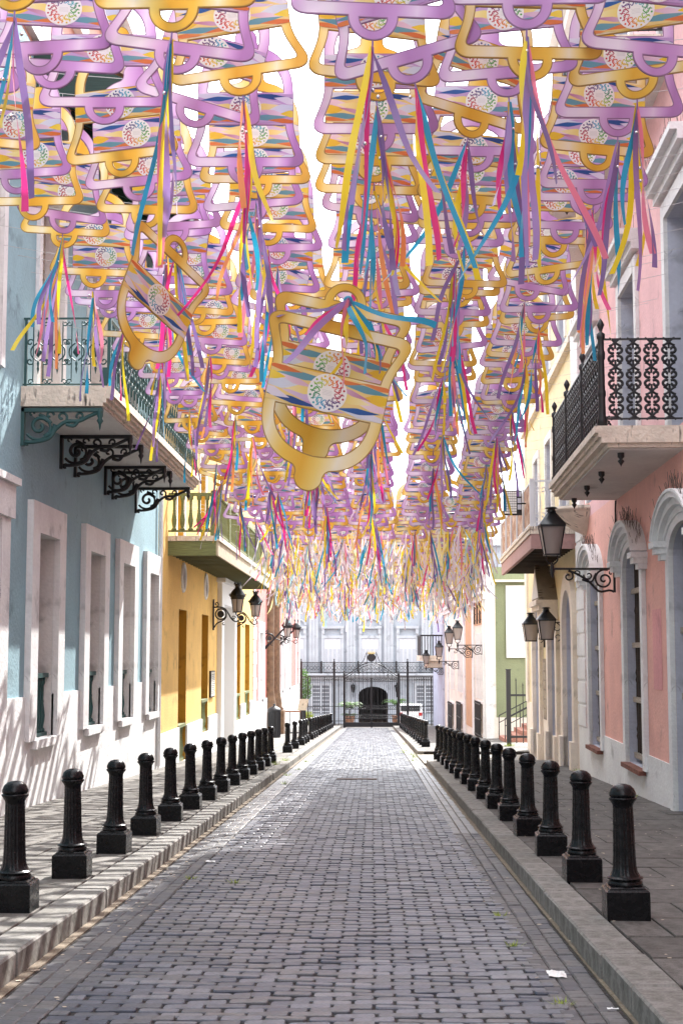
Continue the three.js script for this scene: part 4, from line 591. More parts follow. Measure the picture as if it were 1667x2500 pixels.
// ------------------------------------------------------------------ bollards
{
  const flute = (y) => { const t = (y - 0.31) / 0.5; return t > 0.02 && t < 0.98 ? 0.055 : 0; };
  const prof = [[0.118, 0.292], [0.112, 0.305], [0.097, 0.33], [0.090, 0.37], [0.086, 0.44], [0.082, 0.6], [0.077, 0.78], [0.078, 0.80], [0.09, 0.822]];
  const shaft = new THREE.LatheGeometry(prof.map(([x, y]) => V2(x, y)), 64), p = shaft.attributes.position;
  for (let i = 0; i < p.count; i++) { const a = Math.atan2(p.getZ(i), p.getX(i)), k = 1 - flute(p.getY(i)) * (0.5 + 0.5 * Math.cos(a * 16)) * 1.6; p.setX(i, p.getX(i) * k); p.setZ(i, p.getZ(i) * k); }
  shaft.computeVertexNormals();
  const G = {
    plinth: merge([chip(0.325, 0.24, 0.325, 0.014).translate(0, 0.215, 0), chip(0.27, 0.03, 0.27, 0.01).translate(0, 0.232, 0)]),
    base_ring: merge(lathe([[0.128, 0.225], [0.136, 0.24], [0.132, 0.262], [0.12, 0.268], [0.12, 0.274], [0.138, 0.28], [0.138, 0.288], [0.11, 0.3]], 32)),
    shaft: merge(shaft), collar: merge(lathe([[0.085, 0.815], [0.104, 0.838], [0.108, 0.845], [0.106, 0.853], [0.094, 0.857]], 32)), cap: merge(lathe([[0.094, 0.857], [0.104, 0.868], [0.103, 0.885], [0.088, 0.918], [0.062, 0.94], [0.03, 0.949], [0, 0.951]], 32)),
  };
  const proto = new THREE.Group(); for (const [n, q] of Object.entries(G)) share(n, q, M.gloss, proto);
  const ord = ['nearest', 'second', 'third', 'fourth', 'fifth', 'sixth', 'seventh', 'eighth', 'ninth', 'tenth', 'eleventh', 'twelfth', 'thirteenth', 'fourteenth', 'fifteenth', 'sixteenth'];
  const row = (x, ds, where) => ds.forEach((d, i) => {
    const b = proto.clone(); b.scale.set(0.94, 1, 0.94); b.name = numbered('bollard'); b.position.set(x(d), gy(d) + 0.15, -d); b.rotation.y = rr(-0.05, 0.05); b.rotation.z = rr(-0.014, 0.014); scene.add(b);
    tag(b, `black fluted bollard, ${ord[i]} of ${where}`, 'bollard', 'black bollards along both kerbs');
  });
  row(() => -2.66, Array.from({ length: 14 }, (_, i) => 10.75 + i * 2.07), 'the left pavement’s near row');
  row(() => -2.68, [45.6, 49.6, 53.9, 56, 58.2, 62.5, 64.9, 67.4, 71, 74.2, 77.4, 80.6, 84, 87.4, 90.8, 94.2], 'the left pavement’s far row');
  row((d) => 1.82 + Math.max(0, (d - 18) * 0.003), Array.from({ length: 15 }, (_, i) => 10.5 + i * 2.17), 'the right pavement’s near row');
  row((d) => 1.93, [52, 54.6, 57.1, 59.8, 63.2, 66.6, 69.6, 73.2, 76.4, 79.8, 83.4, 87, 90.8, 94.6], 'the right pavement’s far row');
}

// ------------------------------------------------------------------ street lamps
{
  const lantern = (parent, s, y, w0, w1, h) => { // four-sided tapering lantern, foot at y
    const r2 = Math.SQRT2, gl = new THREE.CylinderGeometry(w1 / r2, w0 / r2, h, 4, 1, true).rotateY(Math.PI / 4).translate(0, y + h / 2, 0);
    mesh('pane', gl, M.glass, parent);
    const c = [-1, 1].flatMap((a) => [-1, 1].map((b) => rod(V(a * w0 / 2, y, b * w0 / 2), V(a * w1 / 2, y + h, b * w1 / 2), 0.014 * s, 5)));
    mesh('lamp_frame', [...c, B(-w1 / 2 - 0.02, w1 / 2 + 0.02, y + h, y + h + 0.035, -w1 / 2 - 0.02, w1 / 2 + 0.02), B(-w0 / 2 - 0.015, w0 / 2 + 0.015, y - 0.03, y, -w0 / 2 - 0.015, w0 / 2 + 0.015)], M.iron, parent);
    mesh('lamp_roof', [new THREE.CylinderGeometry(w1 * 0.28 / r2, (w1 + 0.06) / r2, h * 0.52, 4).rotateY(Math.PI / 4).translate(0, y + h + 0.035 + h * 0.26, 0), lathe([[w1 * 0.22, 0], [w1 * 0.16, h * 0.1], [w1 * 0.3, h * 0.13], [w1 * 0.2, h * 0.18], [0, h * 0.2]], 8).translate(0, y + h + 0.03 + h * 0.52, 0)], M.iron, parent);
    mesh('bulb', new THREE.SphereGeometry(0.045 * s, 10, 8).translate(0, y + h * 0.72, 0), M.shutter, parent);
  };
  // long scroll bracket towards -x, wall end at x = 0
  const arm = (l) => [B(-l, 0, -0.02, 0.02, -0.015, 0.015), B(-0.04, 0, -0.44, 0.03, -0.03, 0.03), tube(spiral(-0.21, -0.2, 0.19, 0.02, 1.2, 12, 30), 0.019, 50, 5), tube(spiral(-l + 0.3, -0.14, 0.1, 0.02, 1.6, -5.6, 20), 0.016, 26, 5), tube([V(-l + 0.3, -0.03, 0), V(-l * 0.6, -0.1, 0), V(-l * 0.42, -0.24, 0), V(-0.3, -0.42, 0), V(-0.1, -0.4, 0), V(-0.03, -0.43, 0)], 0.022, 20, 5), tube(spiral(-0.5, -0.12, 0.09, 0.02, 3, 9, 16), 0.015, 20, 5), tube(spiral(-0.7, -0.09, 0.065, 0.015, 3, -3, 14), 0.013, 16, 5), tube([V(-0.62, -0.2, 0), V(-0.45, -0.24, 0), V(-0.36, -0.08, 0)], 0.018, 10, 5), tube(spiral(-0.08, -0.08, 0.05, 0.012, 0, 6, 12), 0.013, 14, 5)];
  const longLamp = (x, y, d, l, s, label) => {
    const g = tag(grp('street_lamp', [x, y, -d]), label, 'street lamp', 'scroll bracket lamps on the right'); g.scale.setScalar(s);
    mesh('bracket', [...arm(l), lathe([[0, -0.16], [0.03, -0.1], [0.05, 0], [0.03, 0.1], [0.02, 0.14]], 8).translate(-l, -0.02, 0), ...[-1, 1].map((q) => tube([V(-l, 0.06, 0), V(-l + q * 0.1, 0.16, 0), V(-l + q * 0.1, 0.27, 0)], 0.014, 8, 5))], M.iron, g);
    const h = grp('lamp_head', [-l, 0, 0], 0, g); lantern(h, 1, 0.28, 0.27, 0.43, 0.5);
  };
  longLamp(4.53, 3.23, 26.6, 1.17, 1, 'black lantern on scroll bracket between the pink house windows');
  longLamp(5.12, 2.03, 66.5, 1.15, 1, 'black lantern on the cream house by the white corner strip');
  longLamp(5.0, 1.87, 71.5, 1.15, 1, 'black lantern second along the cream house');
  longLamp(4.86, 1.2, 80.5, 1.1, 1, 'black lantern third along the cream house above the basement grille');
  longLamp(4.6, 0.7, 93, 1.1, 1, 'black lantern last along the cream house near the palace gate');
  for (const [d, n] of [[36.9, 'nearer to the pink house'], [41.9, 'farther, by the left arch']]) {
    const g = tag(grp('wall_lantern', [xr(d) + 0.03, 2.45, -d], 0), 'black square lantern on the pale yellow house, ' + n, 'lantern', 'lanterns on the pale yellow house');
    mesh('bracket', [B(-0.05, 0, -0.62, 0.12, -0.03, 0.03), rod(V(0, 0, 0), V(-0.30, 0, 0), 0.018, 6), tube(spiral(-0.16, -0.14, 0.12, 0.03, 1.5, -4, 16), 0.012, 20, 5), tube(spiral(-0.14, -0.38, 0.1, 0.03, -1.5, 4, 16), 0.012, 20, 5)], M.iron, g);
    const h = grp('lamp_head', [-0.42, -0.42, 0], 0, g); lantern(h, 1, 0, 0.3, 0.42, 0.46);
  }
  const crownLamp = (d, y, l, label, brace) => {
    const g = tag(grp('street_lamp', [XWL, y, -d]), label, 'street lamp', 'crowned lamps on the left');
    mesh('bracket', [B(0, 0.05, -0.5, 0.5, -0.04, 0.04), tube(spiral(0.26, 0.02, 0.17, 0.17, 0, 6.28, 20), 0.022, 30, 5), new THREE.CylinderGeometry(0.11, 0.11, 0.04, 16).rotateX(Math.PI / 2).translate(0.26, 0.02, 0), tube([V(0.03, 0.24, 0), V(0.2, 0.25, 0), V(0.38, 0.2, 0), V(0.52, 0.02, 0), V(l - 0.2, -0.12, 0), V(l - 0.06, -0.22, 0), V(l + 0.06, -0.16, 0), V(l, -0.04, 0)], 0.024, 30, 5), tube([V(0.04, -0.42, 0), V(0.14, -0.28, 0), V(0.3, -0.2, 0), V(0.42, -0.1, 0), V(0.44, 0.05, 0)], 0.022, 16, 5), tube(spiral(0.12, 0.34, 0.08, 0.02, -1.6, 5, 14), 0.018, 18, 5), tube(spiral(0.36, -0.3, 0.05, 0.015, 1.5, 6.5, 12), 0.015, 14, 5), tube(spiral(l - 0.12, -0.1, 0.07, 0.02, 0, 7, 12), 0.014, 18, 5), ...[0, 1, 2].map((k) => tube([V(l, -0.04, 0), V(l + 0.09 * Math.cos(k * 2.1), 0.02, 0.09 * Math.sin(k * 2.1)), V(l + 0.1 * Math.cos(k * 2.1), 0.1, 0.1 * Math.sin(k * 2.1))], 0.014, 8, 5))], M.iron, g);
    const h = grp('lamp_head', [l, 0.1, 0], 0, g);
    mesh('pane', new THREE.CylinderGeometry(0.215, 0.15, 0.4, 6, 1, true).translate(0, 0.2, 0), M.glass, h);
    mesh('lamp_frame', [...Array.from({ length: 6 }, (_, k) => { const a = k * Math.PI / 3; return rod(V(0.15 * Math.sin(a), 0, 0.15 * Math.cos(a)), V(0.215 * Math.sin(a), 0.4, 0.215 * Math.cos(a)), 0.013, 5); }), lathe([[0, -0.03], [0.16, -0.03], [0.17, 0], [0.1, 0.005]], 12)], M.iron, h);
    mesh('lamp_roof', [lathe([[0.215, 0.4], [0.225, 0.42], [0.225, 0.47], [0.26, 0.49], [0.265, 0.53], [0.24, 0.55], [0.215, 0.62], [0.14, 0.72], [0.085, 0.77], [0.075, 0.82], [0.095, 0.84], [0.1, 0.9], [0.06, 0.9]], 18), ...Array.from({ length: 8 }, (_, k) => { const a = k * Math.PI / 4; return new THREE.ConeGeometry(0.028, 0.1, 4).translate(0.1 * Math.sin(a), 0.93, 0.1 * Math.cos(a)); }), ...Array.from({ length: 12 }, (_, k) => { const a = k * Math.PI / 6; return new THREE.ConeGeometry(0.022, 0.07, 4).translate(0.265 * Math.sin(a), 0.56, 0.265 * Math.cos(a)); })], M.iron, h);
    if (brace) mesh('brace', rod(V(0.03, -0.5, 0.1), V(l + 0.1, 0.75, 0.1), 0.05, 6), M.iron, g);
  };
  crownLamp(46.1, 2.9, 0.8, 'crowned lantern on scroll bracket beside the white door of the yellow house');
  crownLamp(53.3, 2.95, 0.8, 'crowned lantern on scroll bracket just past the white door');
  crownLamp(68.3, 2.35, 1.1, 'crowned lantern with slanting brace in front of the brown half column', true);
  crownLamp(76.5, 2.4, 1.1, 'crowned lantern with slanting brace on the coral house, farthest on the left', true);
}

// ------------------------------------------------------------------ small things on the pavements and the road
{
  const bin = tag(grp('litter_bin', [-4.5, gy(66) + 0.15, -66]), 'black cast iron litter bin by the coral house wall', 'litter bin');
  mesh('body', [lathe([[0.27, 0], [0.3, 0.05], [0.28, 0.1], [0.28, 1.15], [0.31, 1.2], [0.31, 1.26]], 20), ...Array.from({ length: 16 }, (_, i) => rod(V(0.285 * Math.cos(i * 0.393), 0.1, 0.285 * Math.sin(i * 0.393)), V(0.285 * Math.cos(i * 0.393), 1.15, 0.285 * Math.sin(i * 0.393)), 0.018, 4))], M.iron, bin);
  mesh('lid', lathe([[0.31, 1.26], [0.27, 1.34], [0.1, 1.42], [0.05, 1.46], [0.06, 1.52], [0, 1.56]], 20), M.iron, bin);
  const ba = tag(grp('barrier', [-4.45, gy(76) + 0.15, -76]), 'low metal barrier with a brown top bar before the white end wall', 'barrier');
  mesh('top_bar', B(-0.65, 0.65, 1.1, 1.18, -0.05, 0.05), M.clay, ba); mesh('leg', [rod(V(-0.6, 0, 0), V(-0.6, 1.1, 0), 0.025, 6), rod(V(0.1, 0, 0), V(0.1, 1.1, 0), 0.025, 6)], M.iron, ba); mesh('foot_grid', Array.from({ length: 7 }, (_, i) => B(-0.7, 0.7, 0.02, 0.04, -0.6 + i * 0.2, -0.56 + i * 0.2)), M.iron, ba);
  const sg = tag(grp('sign_post', [-4.0, gy(84) + 0.15, -84], -0.5), 'dark post with a tilted tan notice board near the coral house end', 'sign'); mesh('post', B(-0.09, 0.09, 0, 1.5, -0.09, 0.09), M.iron, sg); mesh('board', new THREE.BoxGeometry(0.6, 0.7, 0.05).rotateX(-0.4).translate(0, 1.5, 0.08), M.fascia, sg);
  const rag = (w, l, h, n) => { const g = new THREE.PlaneGeometry(w, l, n, n).rotateX(-Math.PI / 2), p = g.attributes.position; for (let i = 0; i < p.count; i++) { const x = p.getX(i), z = p.getZ(i), e = Math.max(Math.abs(x) / w, Math.abs(z) / l) * 2; p.setY(i, h * Math.max(0, 0.25 + noise.noise(x * 30, z * 30, 4)) * (1.3 - e)); p.setX(i, x * (1 - 0.2 * noise.noise(x * 20, z * 20, 9))); } g.computeVertexNormals(); return g; };
  tag(mesh('plastic_bag', rag(0.11, 0.17, 0.05, 10).translate(1.14, gy(9.1) + 0.006, -9.1), M.paper), 'crumpled white plastic lying in the right gutter', 'litter');
  tag(mesh('paper_scrap', rag(0.06, 0.025, 0.02, 5).translate(1.32, gy(8.1) + 0.008, -8.1), M.paper), 'small white paper strip at the foot of the right kerb', 'litter');
  tag(mesh('leaf_scrap', rag(0.10, 0.08, 0.03, 6).translate(-1.72, gy(15.4) + 0.01, -15.4), M.paper), 'white crumpled scrap in the left gutter', 'litter');
  const P = [], tuft = (x, y, d, n, s) => { for (let i = 0; i < n; i++) { s *= 0.999; const a = rr(0, 6.28), c = rr(0, 0.07 * s), l = rr(0.02, 0.065) * s, lean = rr(0.02, 0.09) * s, bx = x + c * Math.cos(a), bz = -d + c * Math.sin(a), px = -Math.sin(a) * 0.006, pz = Math.cos(a) * 0.006; P.push(bx - px, y, bz - pz, bx + px, y, bz + pz, bx + lean * Math.cos(a), y + l, bz + lean * Math.sin(a)); } };
  for (const [x, d, s] of [[1.06, 8.25, 0.8], [0.98, 10.2, 0.7], [1.02, 11.6, 0.8], [-1.85, 30.4, 1.6], [-2.0, 34, 1.6], [-1.9, 37, 1.8], [-1.3, 13.7, 0.9], [-1.75, 14, 0.8], [1.2, 43, 2.2], [1.3, 45, 2.6], [1.35, 46.5, 2.6], [1.25, 48, 2.4], [1.1, 50, 2.2], [1.2, 52, 2], [-1.95, 42, 1.8], [-1.95, 47, 1.8], [-1.9, 60, 2.4], [-1.95, 70, 2.6], [1.3, 60, 2.4]]) tuft(x, gy(d) - 0.008, d, 26, s);
  for (const [x, d, s] of [[-2.35, 39, 2], [-2.45, 36.5, 1.6], [4.95, 52.6, 3], [5.1, 53.2, 3], [4.3, 24, 1.2], [4.66, 33, 1.6]]) tuft(x, gy(d) + 0.15, d, 50, s);
  const g = new THREE.BufferGeometry(); g.setAttribute('position', new THREE.Float32BufferAttribute(P, 3)); g.computeVertexNormals();
  stuff(tag(mesh('weeds', g, M.leafY), 'green weeds growing in the gutters and pavement joints', 'weeds'));
  const D = []; for (let i = 0; i < 420; i++) { const left = rnd() < 0.4, x = left ? rr(XL + 0.02, XL + 0.5) : rr(0.9, 4.2), d = rr(8, 30), y = gy(d) + (x > 1.7 ? 0.153 : 0.004); D.push(rag(rr(0.012, 0.035), rr(0.012, 0.03), 0.01, 2).rotateY(rr(0, 6)).translate(x, y, -d)); }
  stuff(tag(mesh('litter_specks', D, mat([0.5, 0.42, 0.33])), 'scattered dry leaf bits and paper specks on pavement and gutter', 'litter'));
}

// ------------------------------------------------------------------ the canopy of bell plaques
{
  const shape = (s) => {
    s.moveTo(-0.15, 0); s.absarc(0, 0, 0.15, Math.PI, 2 * Math.PI, false); s.lineTo(0.39, 0); s.bezierCurveTo(0.46, 0, 0.505, 0.04, 0.48, 0.11); s.bezierCurveTo(0.455, 0.18, 0.41, 0.25, 0.40, 0.36); s.lineTo(0.40, 0.62);
    s.bezierCurveTo(0.40, 0.84, 0.29, 0.975, 0.135, 1.01); s.quadraticCurveTo(0.10, 1.02, 0.094, 1.06); s.absarc(0, 1.075, 0.095, -0.15, Math.PI + 0.15, false); s.quadraticCurveTo(-0.10, 1.02, -0.135, 1.01);
    s.bezierCurveTo(-0.29, 0.975, -0.40, 0.84, -0.40, 0.62); s.lineTo(-0.40, 0.36); s.bezierCurveTo(-0.41, 0.25, -0.455, 0.18, -0.48, 0.11); s.bezierCurveTo(-0.505, 0.04, -0.46, 0, -0.39, 0); s.lineTo(-0.15, 0); return s;
  };
  const holes = [
    (s) => { s.moveTo(-0.315, 0.63); s.lineTo(0.315, 0.63); s.bezierCurveTo(0.315, 0.81, 0.20, 0.925, 0, 0.93); s.bezierCurveTo(-0.20, 0.925, -0.315, 0.81, -0.315, 0.63); return s; },
    (s) => { s.moveTo(-0.33, 0.352); s.lineTo(0.33, 0.352); s.bezierCurveTo(0.34, 0.26, 0.385, 0.18, 0.405, 0.12); s.bezierCurveTo(0.415, 0.095, 0.40, 0.085, 0.37, 0.085); s.lineTo(-0.37, 0.085); s.bezierCurveTo(-0.40, 0.085, -0.415, 0.095, -0.405, 0.12); s.bezierCurveTo(-0.385, 0.18, -0.34, 0.26, -0.33, 0.352); return s; },
    (s) => { s.moveTo(-0.08, -0.01); s.lineTo(0.08, -0.01); s.absarc(0, -0.01, 0.08, 0, -Math.PI, true); return s; },
  ];
  const TOP = 1.15, sh = shape(new THREE.Shape()); sh.holes = holes.map((h) => h(new THREE.Path()));
  const frameGeo = new THREE.ExtrudeGeometry(sh, { depth: 0.012, bevelEnabled: false, curveSegments: 8 }).translate(0, -TOP, -0.006);
  { const p = frameGeo.attributes.position, u = frameGeo.attributes.uv; for (let i = 0; i < p.count; i++) u.setXY(i, p.getX(i) + 0.5, (p.getY(i) + TOP + 0.2) / 1.45); }
  const bandGeo = new THREE.ExtrudeGeometry(new THREE.Shape([V2(-0.397, 0.37), V2(0.397, 0.37), V2(0.394, 0.615), V2(-0.394, 0.615)]), { depth: 0.018, bevelEnabled: false }).translate(0, -TOP, -0.009);
  { const p = bandGeo.attributes.position, u = bandGeo.attributes.uv; for (let i = 0; i < p.count; i++) u.setXY(i, (p.getX(i) + 0.4) / 0.8, (p.getY(i) + TOP - 0.365) / 0.255); }
  const discGeo = new THREE.CylinderGeometry(0.131, 0.131, 0.024, 36).rotateX(Math.PI / 2).translate(0, 0.492 - TOP, 0);
  { const p = discGeo.attributes.position, u = discGeo.attributes.uv; for (let i = 0; i < p.count; i++) u.setXY(i, p.getX(i) / 0.262 + 0.5, (p.getY(i) + TOP - 0.492) / 0.262 + 0.5); }
  const canvas = (w, h, fn) => { const c = document.createElement('canvas'); c.width = w; c.height = h; fn(c.getContext('2d'), w, h); const t = new THREE.CanvasTexture(c); t.colorSpace = THREE.SRGBColorSpace; return t; };
  // printed metallic-look gradient with a darker outline, following the cut
  const frameTex = (stops, edge) => canvas(512, 742, (x, w, h) => {
    const gr = x.createLinearGradient(0, 0, w, h * 0.06); stops.forEach(([t, c]) => gr.addColorStop(t, c)); x.fillStyle = gr; x.fillRect(0, 0, w, h);
    x.strokeStyle = edge; x.lineWidth = 9; x.setTransform(512, 0, 0, -512, 256, 742 - 0.2 * 512); x.lineWidth = 0.014;
    const pen = (f) => { const s = f(new THREE.Path()), P = s.getPoints(16); x.beginPath(); P.forEach((q, i) => (i ? x.lineTo(q.x, q.y) : x.moveTo(q.x, q.y))); x.closePath(); x.stroke(); };
    pen(shape); holes.forEach(pen);
  });
  const goldT = frameTex([[0, '#eec846'], [0.10, '#e6b832'], [0.20, '#f2e0a2'], [0.36, '#f3ecd8'], [0.48, '#efd676'], [0.58, '#e6b62e'], [0.72, '#efca4e'], [0.86, '#f3ebd2'], [0.94, '#edd074'], [1, '#e0b444']], '#a8843c');
  const lilacT = frameTex([[0, '#cb9dd4'], [0.10, '#d4abdb'], [0.22, '#eadcec'], [0.36, '#ebe2ec'], [0.50, '#d8b0dc'], [0.60, '#c490ca'], [0.74, '#d1a4d8'], [0.86, '#ebdaef'], [0.94, '#d5aadd'], [1, '#bd8ac6']], '#987498');
  const bandTex = (ground) => canvas(768, 246, (x, w, h) => {
    x.fillStyle = ground; x.fillRect(0, 0, w, h);
    const dia = (cx, cy, l, t, c0, c1, rot = 0) => { x.save(); x.translate(cx * w, cy * h); x.rotate(rot); const gr = x.createLinearGradient(-l * w / 2, 0, l * w / 2, 0); gr.addColorStop(0, c0); gr.addColorStop(1, c1); x.fillStyle = gr; x.beginPath(); x.moveTo(-l * w / 2, 0); x.quadraticCurveTo(-l * w * 0.1, -t * h, 0, -t * h * 0.9); x.lineTo(l * w / 2, 0); x.quadraticCurveTo(l * w * 0.1, t * h, 0, t * h * 0.9); x.closePath(); x.fill(); x.restore(); };
    for (const [cx, cy, l, t, a, b, r] of [[0.15, 0.10, 0.44, 0.15, '#ece8f2', '#cfd6ea', 0.05], [0.52, 0.10, 0.40, 0.12, '#d3b2de', '#c39ad2', 0.05], [0.22, 0.19, 0.38, 0.09, '#0e4f9c', '#1560a8', -0.08], [0.77, 0.11, 0.46, 0.10, '#0d4b97', '#0b3f86', 0.07], [0.94, 0.24, 0.30, 0.13, '#dcd6ea', '#eee9f3', 0.2], [0.68, 0.28, 0.40, 0.12, '#cdaada', '#e3d2ea', 0.1],
      [0.12, 0.40, 0.42, 0.14, '#e9c3d8', '#f6eaf0', 0.14], [0.07, 0.60, 0.28, 0.17, '#f4d21c', '#ecc03a', -0.1], [0.32, 0.48, 0.40, 0.15, '#f6edc4', '#f0cf4a', 0.08], [0.30, 0.64, 0.34, 0.08, '#b86f97', '#ead2e4', 0.2], [0.70, 0.47, 0.38, 0.16, '#f3cf45', '#f9f1cc', -0.12], [0.89, 0.50, 0.34, 0.16, '#e6eaf5', '#ccd4e8', -0.16], [0.79, 0.65, 0.34, 0.11, '#dbb0cc', '#f4e4ec', 0.18], [0.97, 0.68, 0.22, 0.13, '#f4d21c', '#f5e27c', 0],
      [0.20, 0.81, 0.46, 0.11, '#5a98ac', '#74a6b4', 0.03], [0.72, 0.80, 0.46, 0.11, '#5a98ac', '#7aaab6', -0.05], [0.42, 0.87, 0.40, 0.09, '#df7230', '#eaa05a', -0.10], [0.90, 0.91, 0.34, 0.09, '#e27f38', '#df7230', 0.05], [0.08, 0.93, 0.32, 0.09, '#df7230', '#e89a54', 0.04]]) dia(cx, cy, l, t, a, b, r);
  });
  const emblemT = canvas(320, 320, (x, w) => {
    x.fillStyle = '#f7f6f4'; x.fillRect(0, 0, w, w); x.translate(w / 2, w / 2); x.lineCap = 'round';
    const cols = ['#3f9fc8', '#3fb0b8', '#2c8a5c', '#4fa844', '#a8c83a', '#e6c726', '#e58a2c', '#d8452c', '#c02838', '#a8244e', '#5a2f7a', '#33357e', '#2f6cae'], n = 12;
    for (let k = 0; k < n; k++) { // ring of dancing figures: head, arms, body
      x.save(); x.rotate(k * 2 * Math.PI / n + 0.2); x.strokeStyle = x.fillStyle = cols[k]; x.beginPath(); x.arc(0, -138, 9, 0, 7); x.fill(); x.lineWidth = 9;
      x.beginPath(); x.moveTo(-30, -132); x.quadraticCurveTo(-34, -112, -6, -110); x.quadraticCurveTo(16, -106, 8, -84); x.quadraticCurveTo(2, -70, -10, -62); x.stroke(); x.lineWidth = 6;
      x.beginPath(); x.moveTo(26, -122); x.quadraticCurveTo(36, -100, 18, -94); x.quadraticCurveTo(-4, -92, -14, -104); x.moveTo(10, -88); x.quadraticCurveTo(28, -76, 14, -64); x.stroke(); x.restore();
    }
    x.fillStyle = '#c9c9cc'; for (let j = 0; j < 4; j++) for (let p = -38; p < 34; p += 11) x.fillRect(p + (j % 2) * 4, -20 + j * 12, 7, 4);
  });
  const P = (map, rough = 0.85) => new THREE.MeshPhysicalMaterial({ map, roughness: rough, transmission: 0.35, thickness: 0, clearcoat: 0.25, clearcoatRoughness: 0.35 });
  const frameM = [P(goldT), P(lilacT)], bandM = [P(bandTex('#f0d68c')), P(bandTex('#c9a6d6'))], discM = P(emblemT);
  // satin ribbons; the last, pale tones paint sun bleaching into the far fringe
  const RC = [[0.22, 0.13, 0.35], [0.90, 0.68, 0.01], [0.005, 0.33, 0.55], [0.78, 0.02, 0.24], [0.92, 0.32, 0.10], [0.36, 0.22, 0.52], [0.84, 0.22, 0.32], [0.80, 0.70, 0.86], [0.90, 0.74, 0.78], [0.86, 0.88, 0.90], [0.95, 0.82, 0.40], [0.45, 0.72, 0.84]].map((c) => new THREE.MeshPhysicalMaterial({ color: lin(...c), roughness: 0.9, transmission: 0.42, thickness: 0, clearcoat: 0.7, clearcoatRoughness: 0.28 }));
  const ribbon = (L, fx, fz, curl, tw) => {
    const n = 14, pos = [], ix = [], ph = rr(0, 6);
    for (let i = 0; i <= n; i++) { const t = i / n, w = 0.5 * (0.012 + 0.031 * Math.min(1, t * 6)), a = tw * t + 0.5 * Math.sin(ph + t * 4), x = fx * t * (0.5 + 0.5 * t) + curl * Math.sin(ph + t * 5) * t, z = fz * t + curl * Math.cos(ph + t * 4) * t, y = -L * t * (1 - 0.12 * Math.abs(fx)); pos.push(x - w * Math.cos(a), y, z - w * Math.sin(a), x + w * Math.cos(a), y, z + w * Math.sin(a)); }
    for (let i = 0; i < n; i++) { const a = i * 2; ix.push(a, a + 1, a + 2, a + 1, a + 3, a + 2); }
    const g = new THREE.BufferGeometry(); g.setAttribute('position', new THREE.Float32BufferAttribute(pos, 3)); g.setAttribute('uv', new THREE.BufferAttribute(new Float32Array(pos.length / 3 * 2), 2)); g.setIndex(ix); g.computeVertexNormals(); return g;
  };
  const calm = Array.from({ length: 10 }, () => ribbon(rr(0.8, 1.45), rr(-0.2, 0.2), rr(-0.14, 0.14), 0.04, rr(-2.6, 2.6))), wild = Array.from({ length: 10 }, () => ribbon(rr(0.9, 1.35), rr(-0.5, 0.5), rr(-0.35, 0.35), 0.07, rr(-4, 4)));
  const jingle = new THREE.SphereGeometry(0.012, 8, 6), cordG = rod(V(0, 0.16, 0), V(0, -0.04, 0), 0.003, 4), tieG = rod(V(0, 0, 0), V(0, -0.09, 0), 0.006, 5);
  function fill(g, gold, ribbons, far, wilder) {
    const put = (n, q, m, p, r) => far ? far(g, n, q, m, p, r) : share(n, q, m, g, p, r);
    put('frame', frameGeo, frameM[gold ? 0 : 1]); put('printed_band', bandGeo, bandM[gold ? 0 : 1]); put('emblem', discGeo, discM);
    if (!far) put('hanging_cord', cordG, M.wire);
    if (!ribbons) return;
    const n = (wilder > 0.45 ? 15 : 5) + Math.floor(rnd() * 2), y = -0.15 - TOP + 0.02;
    if (!far) put('tie', tieG, RC[5], [0, y, 0]);
    for (let k = 0; k < n; k++) put('ribbon', pick(rnd() < wilder ? wild : calm), RC[wilder > 0.45 && k > 2 ? pick([7, 8, 9, 10, 11, 7, 8, 9, 8, 7, 10, 1, 6]) : k < 5 ? [0, 1, 2, rnd() < 0.75 ? 3 : 6, rnd() < 0.3 ? 4 : 5][k] : pick([5, 0, 1, 2, 0])], wilder > 0.45 && k > 4 ? [rr(-0.42, 0.42), rr(-0.1, 0.0) - TOP, rr(-0.02, 0.02)] : [rr(-0.012, 0.012), y - 0.06, rr(-0.012, 0.012)], [0, rr(0, 6.28), 0]).scale.y = wilder > 0.45 ? rr(0.7, 0.95) : 1;  // far fringe draws mostly pale tones, so sun glare sits in its colour
    if (!far) for (let k = 0; k < 3; k++) put('jingle_bell', jingle, M.chrome, [rr(-0.05, 0.05), y - rr(0.1, 0.7), rr(-0.04, 0.04)]);
  }
  const cols = [-3.0, -2.0, -1.0, 0.0, 0.9, 1.8], lateCols = [-2.3, -1.5, -0.7, 0.1, 0.92, 1.75, 2.55], lateNames = ['leftmost far string', 'second far string from left', 'third far string from left', 'middle far string', 'third far string from right', 'second far string from right', 'rightmost far string'], names = ['string nearest the left houses', 'second string from the left houses', 'third string from the left houses', 'third string from the right houses', 'second string from the right houses', 'string nearest the right houses'];
  const th = (n) => n + (n % 100 > 10 && n % 100 < 14 ? 'th' : ['th', 'st', 'nd', 'rd'][n % 10] ?? 'th');
  const inst = new Map(), add = (g, n, q, m, p, r) => { const k = q.uuid + m.uuid; if (!inst.has(k)) inst.set(k, { n, q, m, at: [] }); g.updateMatrix(); m4.compose(V(...(p ?? [0, 0, 0])), q4.setFromEuler(e4.set(...(r ?? [0, 0, 0]))), V(1, 1, 1)); inst.get(k).at.push(g.matrix.clone().multiply(m4)); };
  const colour = lateCols.map(() => rnd() < 0.5);
